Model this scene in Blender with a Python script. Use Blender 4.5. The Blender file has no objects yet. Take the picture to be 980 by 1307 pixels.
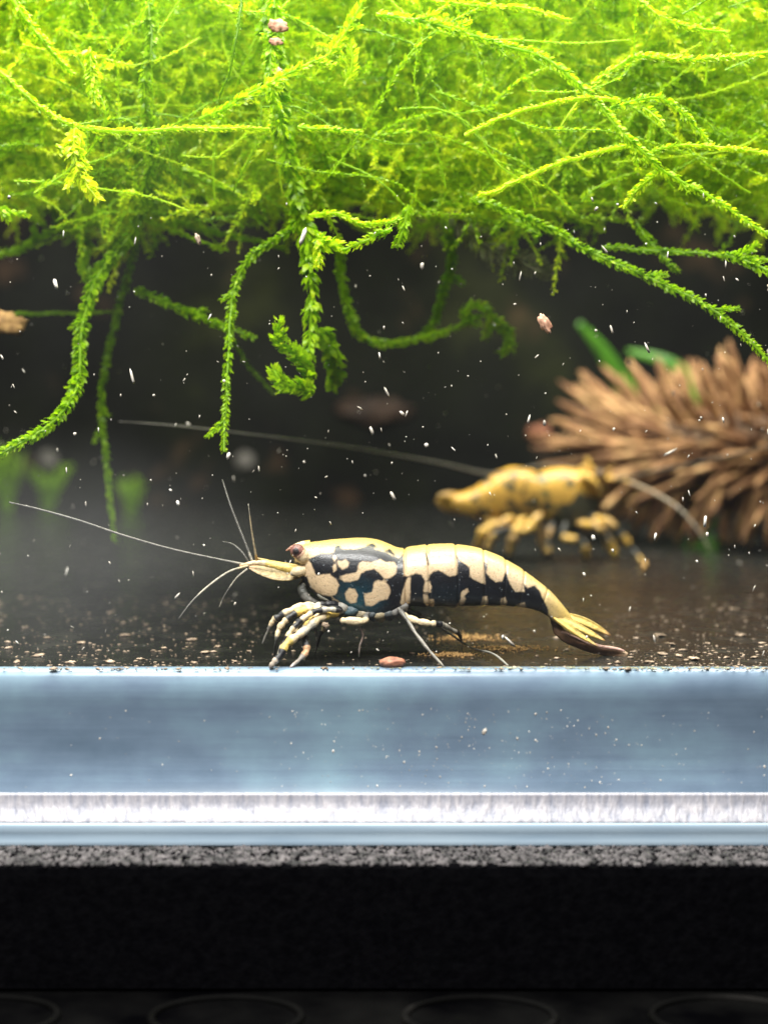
import bpy, math, random
import numpy as np
from mathutils import Vector, Matrix

random.seed(7)
rng = np.random.default_rng(7)
scene = bpy.context.scene
C = scene.collection
MM = 0.001                      # everything below is laid out in millimetres

# ------------------------------------------------------------------ camera
CAM_H, CAM_D, F = 15.1, 100.0, 1960.0     # lens height above tank floor, distance to the inner glass face, focal length in photo pixels
cam = bpy.data.cameras.new('camera')
cam_o = bpy.data.objects.new('camera', cam)
C.objects.link(cam_o)
cam.sensor_fit = 'VERTICAL'
cam.sensor_height = 36.0
cam.sensor_width = 36.0
cam.lens = 36.0 * F / 1307.0
cam.shift_y = -(653.5 - 560.0) / 1307.0
cam.clip_start = 0.005
cam.clip_end = 5.0
cam_o.location = (0, -CAM_D * MM, CAM_H * MM)
cam_o.rotation_euler = (math.radians(90), 0, 0)
cam.dof.use_dof = True
cam.dof.focus_distance = 104.5 * MM
cam.dof.aperture_fstop = 35.0
scene.camera = cam_o

# ------------------------------------------------------------------ world, lamps, exposure
world = bpy.data.worlds.new('World')
scene.world = world
world.use_nodes = True
bg = world.node_tree.nodes['Background']
bg.inputs[0].default_value = (0.55, 0.62, 0.75, 1)
bg.inputs[1].default_value = 0.04


def lamp(name, loc, target, size, power, col):
    l = bpy.data.lights.new(name, 'AREA')
    l.shape = 'RECTANGLE'
    l.size, l.size_y = size[0] * MM, size[1] * MM
    l.energy = power
    l.color = col
    o = bpy.data.objects.new(name, l)
    C.objects.link(o)
    o.location = Vector(loc) * MM
    o.rotation_euler = (Vector(target) - Vector(loc)).to_track_quat('-Z', 'Y').to_euler()
    return o


lamp('aquarium_lamp', (0, 46, 165), (0, 46, 0), (220, 110), 2.1, (1.0, 0.97, 0.86))
lamp('front_lamp', (-25, -88, 135), (0, 20, 15), (110, 50), 0.78, (1.0, 0.97, 0.93))

scene.view_settings.view_transform = 'Standard'
scene.view_settings.look = 'None'
scene.view_settings.exposure = 0.0
scene.view_settings.gamma = 1.0
scene.view_settings.use_curve_mapping = False
scene.render.engine = 'CYCLES'
scene.cycles.use_denoising = True
scene.cycles.max_bounces = 7
scene.cycles.transparent_max_bounces = 12
scene.cycles.caustics_reflective = False
scene.cycles.caustics_refractive = False
scene.cycles.sample_clamp_indirect = 4.0


# ------------------------------------------------------------------ helpers
def W(px, py, d):
    """photo pixel at a chosen depth behind the inner glass face -> millimetres"""
    k = (CAM_D + d) / F
    return np.array([(px - 490.0) * k, d, CAM_H - (py - 560.0) * k])


def floor_depth(py):
    return CAM_H * F / (py - 560.0) - CAM_D


def empty(name, loc):
    o = bpy.data.objects.new(name, None)
    C.objects.link(o)
    o.empty_display_size = 0.002
    o.location = Vector(loc) * MM
    o['_o'] = [float(v) for v in loc]
    return o


def tag(o, label, cat, group=None, kind=None):
    if label: o['label'] = label
    if cat: o['category'] = cat
    if group: o['group'] = group
    if kind: o['kind'] = kind
    return o


def make_mesh(name, verts, faces, mat, smooth=True, attrs=None, cols=None):
    me = bpy.data.meshes.new(name)
    verts = np.asarray(verts, dtype=np.float64) * MM
    if isinstance(faces, np.ndarray):
        n = faces.shape[1]
        me.vertices.add(len(verts))
        me.vertices.foreach_set('co', verts.astype(np.float32).ravel())
        me.loops.add(faces.size)
        me.loops.foreach_set('vertex_index', faces.astype(np.int32).ravel())
        me.polygons.add(len(faces))
        me.polygons.foreach_set('loop_start', np.arange(0, faces.size, n, dtype=np.int32))
        me.polygons.foreach_set('loop_total', np.full(len(faces), n, dtype=np.int32))
        me.update(calc_edges=True)
        me.validate()
    else:
        me.from_pydata([tuple(v) for v in verts], [], [tuple(int(i) for i in f) for f in faces])
        me.update()
    if smooth:
        me.polygons.foreach_set('use_smooth', np.ones(len(me.polygons), dtype=bool))
    for k, a in (attrs or {}).items():
        at = me.attributes.new(k, 'FLOAT', 'POINT')
        at.data.foreach_set('value', np.asarray(a, dtype=np.float32))
    if cols is not None:
        at = me.attributes.new('col', 'FLOAT_COLOR', 'POINT')
        c = np.ones((len(verts), 4), dtype=np.float32)
        c[:, :3] = cols
        at.data.foreach_set('color', c.ravel())
    me.materials.append(mat)
    return me


def obj(name, verts, faces, mat, parent=None, **kw):
    """one mesh object; verts in world millimetres"""
    v = np.asarray(verts, dtype=np.float64)
    if parent is None:
        org = np.array([(v[:, 0].min() + v[:, 0].max()) / 2, (v[:, 1].min() + v[:, 1].max()) / 2, v[:, 2].min()])
        me = make_mesh(name, v - org, faces, mat, **kw)
        o = bpy.data.objects.new(name, me)
        C.objects.link(o)
        o.location = Vector(org) * MM
        o['_o'] = [float(t) for t in org]
    else:
        org = np.zeros(3)
        p = parent
        while p is not None:
            org = org + np.array(p['_o'])
            p = p.parent
        me = make_mesh(name, v - org, faces, mat, **kw)
        o = bpy.data.objects.new(name, me)
        C.objects.link(o)
        o.parent = parent
        o['_o'] = [0.0, 0.0, 0.0]
    return o


def crom(pts, n):
    """Catmull-Rom resample of a list of vectors (any dimension), n points per span"""
    p = np.asarray(pts, dtype=np.float64)
    p = np.vstack([2 * p[0] - p[1], p, 2 * p[-1] - p[-2]])
    out = []
    for i in range(1, len(p) - 2):
        t = np.linspace(0, 1, n, endpoint=False)[:, None]
        a, b, c, d = p[i - 1], p[i], p[i + 1], p[i + 2]
        out.append(0.5 * ((2 * b) + (c - a) * t + (2 * a - 5 * b + 4 * c - d) * t ** 2 + (3 * b - a - 3 * c + d) * t ** 3))
    out.append(p[-2][None])
    return np.vstack(out)


def frames(P):
    T = np.gradient(P, axis=0)
    T /= np.linalg.norm(T, axis=1)[:, None] + 1e-12
    ref = np.array([0.03, 1.0, 0.05])
    B = np.cross(T, ref)
    l = np.linalg.norm(B, axis=1)[:, None]
    B = np.where(l > 1e-3, B / (l + 1e-12), np.array([0, 0, 1.0]))
    N = np.cross(B, T)
    return T, N, B


def tube(P, R, sides=8, flat=1.0):
    """P (n,3), R (n,), returns verts, faces; flat squeezes along the depth direction"""
    P = np.asarray(P, float)
    R = np.broadcast_to(np.asarray(R, float), (len(P),))
    T, N, B = frames(P)
    a = np.linspace(0, 2 * np.pi, sides, endpoint=False)
    V = (P[:, None, :] + R[:, None, None] * (np.cos(a)[None, :, None] * B[:, None, :] + flat * np.sin(a)[None, :, None] * N[:, None, :]))
    n = len(P)
    V = V.reshape(-1, 3)
    F_ = []
    for i in range(n - 1):
        for j in range(sides):
            k = (j + 1) % sides
            F_.append((i * sides + j, i * sides + k, (i + 1) * sides + k, (i + 1) * sides + j))
    F_.append(tuple(range(sides))[::-1])
    F_.append(tuple((n - 1) * sides + j for j in range(sides)))
    return V, F_


def box(x0, x1, y0, y1, z0, z1):
    v = [(x, y, z) for z in (z0, z1) for y in (y0, y1) for x in (x0, x1)]
    f = [(0, 2, 3, 1), (4, 5, 7, 6), (0, 1, 5, 4), (2, 6, 7, 3), (0, 4, 6, 2), (1, 3, 7, 5)]
    return v, f


def extrude_profile(prof, x0, x1, nx=1):
    """closed (d, z) profile swept along x"""
    xs = np.linspace(x0, x1, nx + 1)
    m = len(prof)
    v = [(x, p[0], p[1]) for x in xs for p in prof]
    f = []
    for i in range(nx):
        for j in range(m):
            k = (j + 1) % m
            f.append((i * m + j, i * m + k, (i + 1) * m + k, (i + 1) * m + j))
    f.append(tuple(range(m))[::-1])
    f.append(tuple(nx * m + j for j in range(m)))
    return v, f


ICO_V = None
def ico():
    global ICO_V
    if ICO_V is None:
        t = (1 + 5 ** 0.5) / 2
        v = np.array([(-1, t, 0), (1, t, 0), (-1, -t, 0), (1, -t, 0), (0, -1, t), (0, 1, t), (0, -1, -t), (0, 1, -t), (t, 0, -1), (t, 0, 1), (-t, 0, -1), (-t, 0, 1)], float)
        v /= np.linalg.norm(v[0])
        f = np.array([(0, 11, 5), (0, 5, 1), (0, 1, 7), (0, 7, 10), (0, 10, 11), (1, 5, 9), (5, 11, 4), (11, 10, 2), (10, 7, 6), (7, 1, 8), (3, 9, 4), (3, 4, 2), (3, 2, 6), (3, 6, 8), (3, 8, 9), (4, 9, 5), (2, 4, 11), (6, 2, 10), (8, 6, 7), (9, 8, 1)])
        ICO_V = (v, f)
    return ICO_V


def ico2(n=1):
    v, f = ico()
    v = [tuple(x) for x in v]
    f = [tuple(x) for x in f]
    for _ in range(n):
        cache, nf = {}, []
        def mid(a, b):
            k = (min(a, b), max(a, b))
            if k not in cache:
                m = np.array(v[a]) + np.array(v[b])
                m /= np.linalg.norm(m)
                v.append(tuple(m))
                cache[k] = len(v) - 1
            return cache[k]
        for a, b, c in f:
            ab, bc, ca = mid(a, b), mid(b, c), mid(c, a)
            nf += [(a, ab, ca), (b, bc, ab), (c, ca, bc), (ab, bc, ca)]
        f = nf
    return np.array(v), np.array(f)


def rot_rand(n, flat=False):
    """n random rotation matrices"""
    q = rng.normal(size=(n, 4))
    q /= np.linalg.norm(q, axis=1)[:, None]
    w, x, y, z = q.T
    return np.stack([np.stack([1 - 2 * (y * y + z * z), 2 * (x * y - z * w), 2 * (x * z + y * w)], -1),
                     np.stack([2 * (x * y + z * w), 1 - 2 * (x * x + z * z), 2 * (y * z - x * w)], -1),
                     np.stack([2 * (x * z - y * w), 2 * (y * z + x * w), 1 - 2 * (x * x + y * y)], -1)], 1)


def rotz(a):
    c, s, o, l = np.cos(a), np.sin(a), np.zeros_like(a), np.ones_like(a)
    return np.stack([np.stack([c, -s, o], -1), np.stack([s, c, o], -1), np.stack([o, o, l], -1)], 1)


def lumps(centres, sizes, rots, jitter=0.25):
    """many jittered icosahedra in one mesh"""
    v, f = ico()
    n = len(centres)
    V = v[None] * (1 + rng.uniform(-jitter, jitter, (n, 12, 1)))
    V = V * sizes[:, None, :]
    V = np.einsum('nij,nkj->nki', rots, V) + centres[:, None, :]
    Fa = (f[None] + (np.arange(n) * 12)[:, None, None]).reshape(-1, 3)
    return V.reshape(-1, 3), Fa


# ------------------------------------------------------------------ materials
def mat_new(name):
    m = bpy.data.materials.new(name)
    m.use_nodes = True
    nt = m.node_tree
    nt.nodes.clear()
    out = nt.nodes.new('ShaderNodeOutputMaterial')
    return m, nt, out


def node(nt, t, **kw):
    n = nt.nodes.new(t)
    for k, v in kw.items():
        if k.startswith('i_'):
            n.inputs[int(k[2:]) if k[2:].isdigit() else k[2:]].default_value = v
        else:
            setattr(n, k, v)
    return n


def ramp(nt, fac, stops):
    r = node(nt, 'ShaderNodeValToRGB')
    el = r.color_ramp.elements
    while len(el) < len(stops):
        el.new(0.5)
    for e, (p, c) in zip(el, stops):
        e.position = p
        e.color = (*c, 1)
    nt.links.new(fac, r.inputs[0])
    return r.outputs[0]


def noise(nt, scale_per_mm, detail=3, rough=0.5, stretch=(1, 1, 1)):
    tc = node(nt, 'ShaderNodeNewGeometry')
    mp = node(nt, 'ShaderNodeVectorMath', operation='MULTIPLY')
    mp.inputs[1].default_value = [1000.0 * scale_per_mm * s for s in stretch]
    nt.links.new(tc.outputs['Position'], mp.inputs[0])
    n = node(nt, 'ShaderNodeTexNoise')
    n.inputs['Scale'].default_value = 1.0
    n.inputs['Detail'].default_value = detail
    n.inputs['Roughness'].default_value = rough
    nt.links.new(mp.outputs[0], n.inputs['Vector'])
    return n.outputs['Fac']


def bump(nt, height, strength, dist_mm):
    b = node(nt, 'ShaderNodeBump')
    b.inputs['Strength'].default_value = strength
    b.inputs['Distance'].default_value = dist_mm * MM
    nt.links.new(height, b.inputs['Height'])
    return b.outputs[0]


def principled(nt, out, color=None, rough=0.5, spec=0.5, normal=None):
    p = node(nt, 'ShaderNodeBsdfPrincipled')
    p.inputs['Roughness'].default_value = rough
    p.inputs['Specular IOR Level'].default_value = spec
    if color is not None:
        if isinstance(color, tuple):
            p.inputs['Base Color'].default_value = (*color, 1)
        else:
            nt.links.new(color, p.inputs['Base Color'])
    if normal is not None:
        nt.links.new(normal, p.inputs['Normal'])
    nt.links.new(p.outputs[0], out.inputs['Surface'])
    return p


def simple_mat(name, stops, scale, rough=0.5, spec=0.5, bstr=0.0, bdist=0.05, detail=3, stretch=(1, 1, 1)):
    m, nt, out = mat_new(name)
    n = noise(nt, scale, detail, stretch=stretch)
    principled(nt, out, ramp(nt, n, stops), rough, spec, bump(nt, n, bstr, bdist) if bstr else None)
    return m


def moss_material():
    m, nt, out = mat_new('moss')
    a = node(nt, 'ShaderNodeAttribute', attribute_name='tint')
    n = noise(nt, 0.8, 3)
    add = node(nt, 'ShaderNodeMath', operation='MULTIPLY_ADD')
    nt.links.new(n, add.inputs[0])
    add.inputs[1].default_value = 0.35
    sub = node(nt, 'ShaderNodeMath', operation='SUBTRACT')
    nt.links.new(a.outputs['Fac'], sub.inputs[0])
    sub.inputs[1].default_value = 0.17
    nt.links.new(sub.outputs[0], add.inputs[2])
    col = ramp(nt, add.outputs[0], [(0.0, (0.07, 0.14, 0.015)), (0.3, (0.19, 0.38, 0.006)), (0.6, (0.42, 0.68, 0.006)), (1.0, (0.80, 0.88, 0.02))])
    p = node(nt, 'ShaderNodeBsdfPrincipled')
    p.inputs['Roughness'].default_value = 0.38
    nt.links.new(col, p.inputs['Base Color'])
    t = node(nt, 'ShaderNodeBsdfTranslucent')
    nt.links.new(col, t.inputs['Color'])
    mx = node(nt, 'ShaderNodeMixShader')
    mx.inputs[0].default_value = 0.62
    nt.links.new(p.outputs[0], mx.inputs[1])
    nt.links.new(t.outputs[0], mx.inputs[2])
    nt.links.new(mx.outputs[0], out.inputs['Surface'])
    return m


def painted_material(name, rough=0.4, spec=0.5):
    """colour comes from the per-vertex natural colouring of the animal"""
    m, nt, out = mat_new(name)
    a = node(nt, 'ShaderNodeAttribute', attribute_name='col')
    n = noise(nt, 3.2, 5, 0.7)
    hs = node(nt, 'ShaderNodeHueSaturation')
    mr = node(nt, 'ShaderNodeMapRange')
    mr.inputs['From Min'].default_value = 0.25
    mr.inputs['From Max'].default_value = 0.75
    mr.inputs['To Min'].default_value = 0.35
    mr.inputs['To Max'].default_value = 1.3
    nt.links.new(n, mr.inputs['Value'])
    nt.links.new(mr.outputs[0], hs.inputs['Value'])
    nt.links.new(a.outputs['Color'], hs.inputs['Color'])
    principled(nt, out, hs.outputs[0], rough, spec, bump(nt, n, 0.6, 0.15))
    return m


def shrimp_material(name, cream, dorsal, dark, teal, edge_noise=2.1):
    m, nt, out = mat_new(name)
    sd = node(nt, 'ShaderNodeAttribute', attribute_name='sd')
    n1 = noise(nt, 3.4, 6, 0.75)
    k = node(nt, 'ShaderNodeMath', operation='MULTIPLY_ADD')
    nt.links.new(n1, k.inputs[0])
    k.inputs[1].default_value = edge_noise * 2
    s0 = node(nt, 'ShaderNodeMath', operation='SUBTRACT')
    nt.links.new(sd.outputs['Fac'], s0.inputs[0])
    s0.inputs[1].default_value = edge_noise
    nt.links.new(s0.outputs[0], k.inputs[2])
    mr = node(nt, 'ShaderNodeMapRange', interpolation_type='SMOOTHSTEP')
    mr.inputs['From Min'].default_value = -1.5
    mr.inputs['From Max'].default_value = 1.5
    nt.links.new(k.outputs[0], mr.inputs['Value'])
    n2 = noise(nt, 1.2, 4, 0.6)
    dors = node(nt, 'ShaderNodeAttribute', attribute_name='dors')
    tl = node(nt, 'ShaderNodeAttribute', attribute_name='teal')
    mc = node(nt, 'ShaderNodeMix', data_type='RGBA')
    mc.inputs[6].default_value = (*cream, 1)
    mc.inputs[7].default_value = (*dorsal, 1)
    nt.links.new(dors.outputs['Fac'], mc.inputs[0])
    hs = node(nt, 'ShaderNodeHueSaturation')
    m2 = node(nt, 'ShaderNodeMapRange')
    m2.inputs['From Min'].default_value = 0.25
    m2.inputs['From Max'].default_value = 0.75
    m2.inputs['To Min'].default_value = 0.78
    m2.inputs['To Max'].default_value = 1.12
    nt.links.new(n2, m2.inputs['Value'])
    nt.links.new(m2.outputs[0], hs.inputs['Value'])
    nt.links.new(mc.outputs[2], hs.inputs['Color'])
    md = node(nt, 'ShaderNodeMix', data_type='RGBA')
    md.inputs[6].default_value = (*dark, 1)
    md.inputs[7].default_value = (*teal, 1)
    nt.links.new(tl.outputs['Fac'], md.inputs[0])
    hd = node(nt, 'ShaderNodeHueSaturation')
    m3 = node(nt, 'ShaderNodeMapRange')
    m3.inputs['To Min'].default_value = 0.1
    m3.inputs['To Max'].default_value = 2.6
    nt.links.new(n2, m3.inputs['Value'])
    nt.links.new(m3.outputs[0], hd.inputs['Value'])
    nt.links.new(md.outputs[2], hd.inputs['Color'])
    # pale pigment flecks in the dark areas
    n4 = noise(nt, 4.5, 3, 0.6)
    fk = node(nt, 'ShaderNodeMapRange')
    fk.inputs['From Min'].default_value = 0.64
    fk.inputs['From Max'].default_value = 0.76
    fk.inputs['To Max'].default_value = 0.75
    nt.links.new(n4, fk.inputs['Value'])
    mf = node(nt, 'ShaderNodeMix', data_type='RGBA')
    mf.inputs[7].default_value = (0.30, 0.34, 0.36, 1)
    nt.links.new(fk.outputs[0], mf.inputs[0])
    nt.links.new(hd.outputs[0], mf.inputs[6])
    mx = node(nt, 'ShaderNodeMix', data_type='RGBA')
    nt.links.new(mr.outputs[0], mx.inputs[0])
    nt.links.new(mf.outputs[2], mx.inputs[6])
    nt.links.new(hs.outputs[0], mx.inputs[7])
    fine = noise(nt, 7.0, 4, 0.65)
    pits = node(nt, 'ShaderNodeMapRange')
    pits.inputs['From Min'].default_value = 0.30
    pits.inputs['From Max'].default_value = 0.46
    pits.inputs['To Min'].default_value = 0.55
    pits.inputs['To Max'].default_value = 1.0
    nt.links.new(fine, pits.inputs['Value'])
    hp = node(nt, 'ShaderNodeHueSaturation')
    nt.links.new(pits.outputs[0], hp.inputs['Value'])
    nt.links.new(mx.outputs[2], hp.inputs['Color'])
    p = principled(nt, out, hp.outputs[0], 0.42, 0.35, bump(nt, fine, 0.5, 0.08))
    p.inputs['Coat Weight'].default_value = 0.3
    p.inputs['Coat Roughness'].default_value = 0.18
    p.inputs['Subsurface Weight'].default_value = 0.2
    p.inputs['Subsurface Radius'].default_value = (1.0, 0.6, 0.3)
    p.inputs['Subsurface Scale'].default_value = 0.0004
    return m


def pane_material():
    m, nt, out = mat_new('clear_glass')
    tr = node(nt, 'ShaderNodeBsdfTransparent')
    tr.inputs[0].default_value = (0.985, 0.99, 0.99, 1)
    gl = node(nt, 'ShaderNodeBsdfGlossy')
    gl.inputs['Roughness'].default_value = 0.02
    fr = node(nt, 'ShaderNodeFresnel')
    fr.inputs[0].default_value = 1.45
    mx = node(nt, 'ShaderNodeMixShader')
    ge = node(nt, 'ShaderNodeNewGeometry')       # only the entering face reflects: the exit face would act as a mirror without refraction
    inv = node(nt, 'ShaderNodeMath', operation='SUBTRACT')
    inv.inputs[0].default_value = 1.0
    nt.links.new(ge.outputs['Backfacing'], inv.inputs[1])
    mu = node(nt, 'ShaderNodeMath', operation='MULTIPLY')
    nt.links.new(fr.outputs[0], mu.inputs[0])
    nt.links.new(inv.outputs[0], mu.inputs[1])
    nt.links.new(mu.outputs[0], mx.inputs[0])
    nt.links.new(tr.outputs[0], mx.inputs[1])
    nt.links.new(gl.outputs[0], mx.inputs[2])
    # a faint diffuse layer that puts milky haze into the pane
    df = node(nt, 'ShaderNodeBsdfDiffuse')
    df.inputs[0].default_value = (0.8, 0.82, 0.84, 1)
    n = noise(nt, 0.05, 5, 0.6)
    mr = node(nt, 'ShaderNodeMapRange')
    mr.inputs['From Min'].default_value = 0.4
    mr.inputs['From Max'].default_value = 0.8
    mr.inputs['To Min'].default_value = 0.0012
    mr.inputs['To Max'].default_value = 0.007
    nt.links.new(n, mr.inputs['Value'])
    # one soft patch of painted haze, stronger than the rest
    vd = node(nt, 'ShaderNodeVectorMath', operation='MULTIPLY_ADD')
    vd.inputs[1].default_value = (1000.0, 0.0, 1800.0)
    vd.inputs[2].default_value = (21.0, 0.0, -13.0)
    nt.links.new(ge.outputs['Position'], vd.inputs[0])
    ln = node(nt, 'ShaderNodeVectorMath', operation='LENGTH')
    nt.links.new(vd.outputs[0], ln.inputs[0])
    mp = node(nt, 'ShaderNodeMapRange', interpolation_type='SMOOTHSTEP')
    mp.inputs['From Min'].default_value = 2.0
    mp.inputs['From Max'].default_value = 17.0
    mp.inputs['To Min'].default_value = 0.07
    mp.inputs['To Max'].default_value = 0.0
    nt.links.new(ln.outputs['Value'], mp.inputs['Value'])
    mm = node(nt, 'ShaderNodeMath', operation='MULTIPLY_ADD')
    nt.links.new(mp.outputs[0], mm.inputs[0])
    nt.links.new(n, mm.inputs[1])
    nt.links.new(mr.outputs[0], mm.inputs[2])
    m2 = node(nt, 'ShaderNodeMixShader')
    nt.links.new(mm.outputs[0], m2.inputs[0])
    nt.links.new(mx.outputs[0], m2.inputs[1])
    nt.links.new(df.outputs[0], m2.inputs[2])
    nt.links.new(m2.outputs[0], out.inputs['Surface'])
    return m


def floor_material():
    m, nt, out = mat_new('dark_tank_floor')
    n = noise(nt, 0.35, 5, 0.6)
    n2 = noise(nt, 1.6, 3, 0.6, stretch=(0.35, 1.6, 1))
    col = ramp(nt, n, [(0.3, (0.006, 0.0068, 0.0066)), (0.55, (0.012, 0.0128, 0.0115)), (0.75, (0.028, 0.027, 0.022))])
    p = principled(nt, out, col, 0.2, 0.5, bump(nt, n2, 0.35, 0.12))
    mr = node(nt, 'ShaderNodeMapRange')
    mr.inputs['To Min'].default_value = 0.08
    mr.inputs['To Max'].default_value = 0.42
    nt.links.new(n, mr.inputs['Value'])
    nt.links.new(mr.outputs[0], p.inputs['Roughness'])
    return m


def back_material():
    m, nt, out = mat_new('dark_back_panel')
    n = noise(nt, 0.035, 4, 0.55)
    n2 = noise(nt, 0.09, 3, 0.5)
    c1 = ramp(nt, n, [(0.35, (0.0025, 0.0028, 0.0024)), (0.6, (0.006, 0.0072, 0.004)), (0.8, (0.022, 0.026, 0.008))])
    c2 = ramp(nt, n2, [(0.5, (0.0, 0.0, 0.0)), (0.62, (0.0, 0.0, 0.0)), (0.8, (0.04, 0.022, 0.012))])
    ad = node(nt, 'ShaderNodeMix', data_type='RGBA', blend_type='ADD')
    ad.inputs[0].default_value = 1.0
    nt.links.new(c1, ad.inputs[6])
    nt.links.new(c2, ad.inputs[7])
    principled(nt, out, ad.outputs[2], 0.8, 0.05)
    return m


def band_material():
    m, nt, out = mat_new('bluish_glass_edge')
    n = noise(nt, 0.10, 5, 0.6, stretch=(1, 1, 1.4))
    n2 = noise(nt, 0.9, 4, 0.6, stretch=(0.06, 1, 1.2))
    n3 = noise(nt, 0.45, 2, 0.4)
    ad = node(nt, 'ShaderNodeMath', operation='MULTIPLY_ADD')
    nt.links.new(n2, ad.inputs[0])
    ad.inputs[1].default_value = 0.35
    nt.links.new(n, ad.inputs[2])
    a2 = node(nt, 'ShaderNodeMath', operation='MULTIPLY_ADD')
    nt.links.new(n3, a2.inputs[0])
    a2.inputs[1].default_value = 0.2
    nt.links.new(ad.outputs[0], a2.inputs[2])
    col = ramp(nt, a2.outputs[0], [(0.5, (0.10, 0.15, 0.215)), (0.75, (0.16, 0.225, 0.31)), (1.0, (0.22, 0.33, 0.41))])
    principled(nt, out, col, 0.3, 0.5, bump(nt, n2, 0.08, 0.1))
    return m


M_MOSS = moss_material()
M_LEG = painted_material('shrimp_limb')
M_BODY = shrimp_material('marbled_shell', (0.64, 0.48, 0.30), (0.62, 0.45, 0.14), (0.005, 0.0055, 0.008), (0.006, 0.045, 0.065))
M_BODY2 = shrimp_material('orange_shell', (0.50, 0.29, 0.06), (0.58, 0.32, 0.035), (0.03, 0.03, 0.02), (0.10, 0.10, 0.03), 4.5)
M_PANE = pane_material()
M_FLOOR = floor_material()
M_BACK = back_material()
M_BAND = band_material()
M_TRIM = simple_mat('white_ground_edge', [(0.3, (0.21, 0.225, 0.28)), (0.7, (0.43, 0.415, 0.44))], 1.6, 0.5, 0.5, 0.8, 0.25, 4, (1.6, 1, 0.35))
M_TRIM2 = simple_mat('pale_blue_lower_edge', [(0.3, (0.26, 0.36, 0.46)), (0.7, (0.38, 0.49, 0.58))], 0.5, 0.25, 0.5, 0.1, 0.1, 3, (0.2, 1, 2.0))
M_FOAM = simple_mat('black_foam', [(0.3, (0.0015, 0.0015, 0.002)), (0.7, (0.003, 0.003, 0.0036))], 2.0, 0.95, 0.0, 0.5, 0.2)
M_LIT_GRAIN = simple_mat('lit_foam_grain', [(0.38, (0.008, 0.008, 0.009)), (0.66, (0.11, 0.10, 0.105))], 1.1, 0.7, 0.4, detail=5)  # lighter than the slab: the sheen on the lit foam top is painted in
M_SHELF = simple_mat('dark_shelf', [(0.35, (0.0006, 0.0006, 0.0008)), (0.7, (0.003, 0.003, 0.003))], 0.2, 0.9, 0.0, 0.3, 0.2)
M_RING = simple_mat('worn_ring', [(0.4, (0.0008, 0.0008, 0.0008)), (0.6, (0.002, 0.002, 0.002)), (0.75, (0.009, 0.0085, 0.008))], 0.2, 0.8, 0.03, 0.3, 0.2)
M_CONE = simple_mat('brown_cone_spine', [(0.3, (0.085, 0.034, 0.015)), (0.5, (0.23, 0.115, 0.048)), (0.72, (0.44, 0.27, 0.12))], 0.28, 0.7, 0.3, 0.5, 0.25, 4)
M_CORE = simple_mat('dark_cone_core', [(0.3, (0.06, 0.035, 0.022)), (0.7, (0.12, 0.075, 0.045))], 0.6, 0.8, 0.2, 0.5, 0.3)
M_TAN = simple_mat('tan_flake', [(0.35, (0.12, 0.085, 0.055)), (0.5, (0.26, 0.19, 0.13)), (0.68, (0.55, 0.42, 0.31))], 1.5, 0.6, 0.4, 0.5, 0.1)
M_WHITE = simple_mat('pale_particle', [(0.35, (0.22, 0.20, 0.17)), (0.5, (0.5, 0.45, 0.39)), (0.65, (0.8, 0.76, 0.7))], 0.9, 0.4, 0.5)
M_PELLET = simple_mat('red_brown_pellet', [(0.3, (0.20, 0.075, 0.045)), (0.55, (0.34, 0.14, 0.085)), (0.75, (0.48, 0.24, 0.15))], 2.0, 0.6, 0.35, 0.6, 0.1, 4)
M_PINK = simple_mat('pink_flake', [(0.3, (0.36, 0.17, 0.10)), (0.7, (0.62, 0.36, 0.24))], 2.5, 0.6, 0.4, 0.5, 0.1)
M_ORANGE = simple_mat('orange_debris_and_reflection', [(0.3, (0.20, 0.11, 0.04)), (0.6, (0.42, 0.25, 0.09)), (0.8, (0.55, 0.38, 0.2))], 1.3, 0.8, 0.3, 0.6, 0.2, 4)
M_ALGAE = simple_mat('olive_algae', [(0.3, (0.20, 0.20, 0.10)), (0.55, (0.36, 0.37, 0.26)), (0.75, (0.5, 0.49, 0.4))], 0.6, 0.8, 0.3, 0.6, 0.2, 4)
M_SCRAP = simple_mat('faded_leaf', [(0.3, (0.010, 0.006, 0.004)), (0.7, (0.04, 0.022, 0.012))], 0.3, 0.7, 0.3)
M_SCRAP2 = simple_mat('pale_growth', [(0.3, (0.05, 0.05, 0.04)), (0.7, (0.12, 0.11, 0.10))], 0.3, 0.7, 0.3)
M_ALGAE2 = simple_mat('grey_algae', [(0.3, (0.13, 0.14, 0.06)), (0.7, (0.30, 0.30, 0.17))], 0.6, 0.8, 0.2)
M_BUD = simple_mat('red_brown_bud', [(0.3, (0.06, 0.022, 0.012)), (0.7, (0.14, 0.055, 0.028))], 0.5, 0.8, 0.2, 0.6, 0.4)
M_LEAF = simple_mat('green_blade', [(0.3, (0.03, 0.11, 0.008)), (0.7, (0.07, 0.21, 0.012))], 0.3, 0.4, 0.4)

# ------------------------------------------------------------------ tank, mat, shelf
TANK_D = 250.0
X0, X1 = -150.0, 150.0
tank = empty('aquarium', (0, 0, -9.95))
tag(tank, 'clear glass aquarium with pale blue lower edge and dark floor, resting on black foam', 'aquarium')
v, f = box(X0, X1, 1.62, TANK_D, -9.95, 0.0)
obj('bottom_pane', v, f, M_FLOOR, tank, smooth=False)
prof = [(0.02, -8.25), (0.2, -7.95), (0.5, -7.35), (0.68, -6.6), (0.72, -5.8), (0.66, -4.8), (0.56, -3.8), (0.42, -2.8), (0.28, -2.0), (0.20, -1.5), (0.24, -1.0), (0.36, -0.5), (0.55, -0.15), (0.85, 0.03), (1.4, 0.06), (1.6, -0.5), (1.6, -8.25)]
v, f = extrude_profile(prof[::-1], X0, X1, 1)
o = obj('edge_band', v, f, M_BAND, tank)
o['label'] = 'pale blue translucent edge of the bottom glass'
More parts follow.
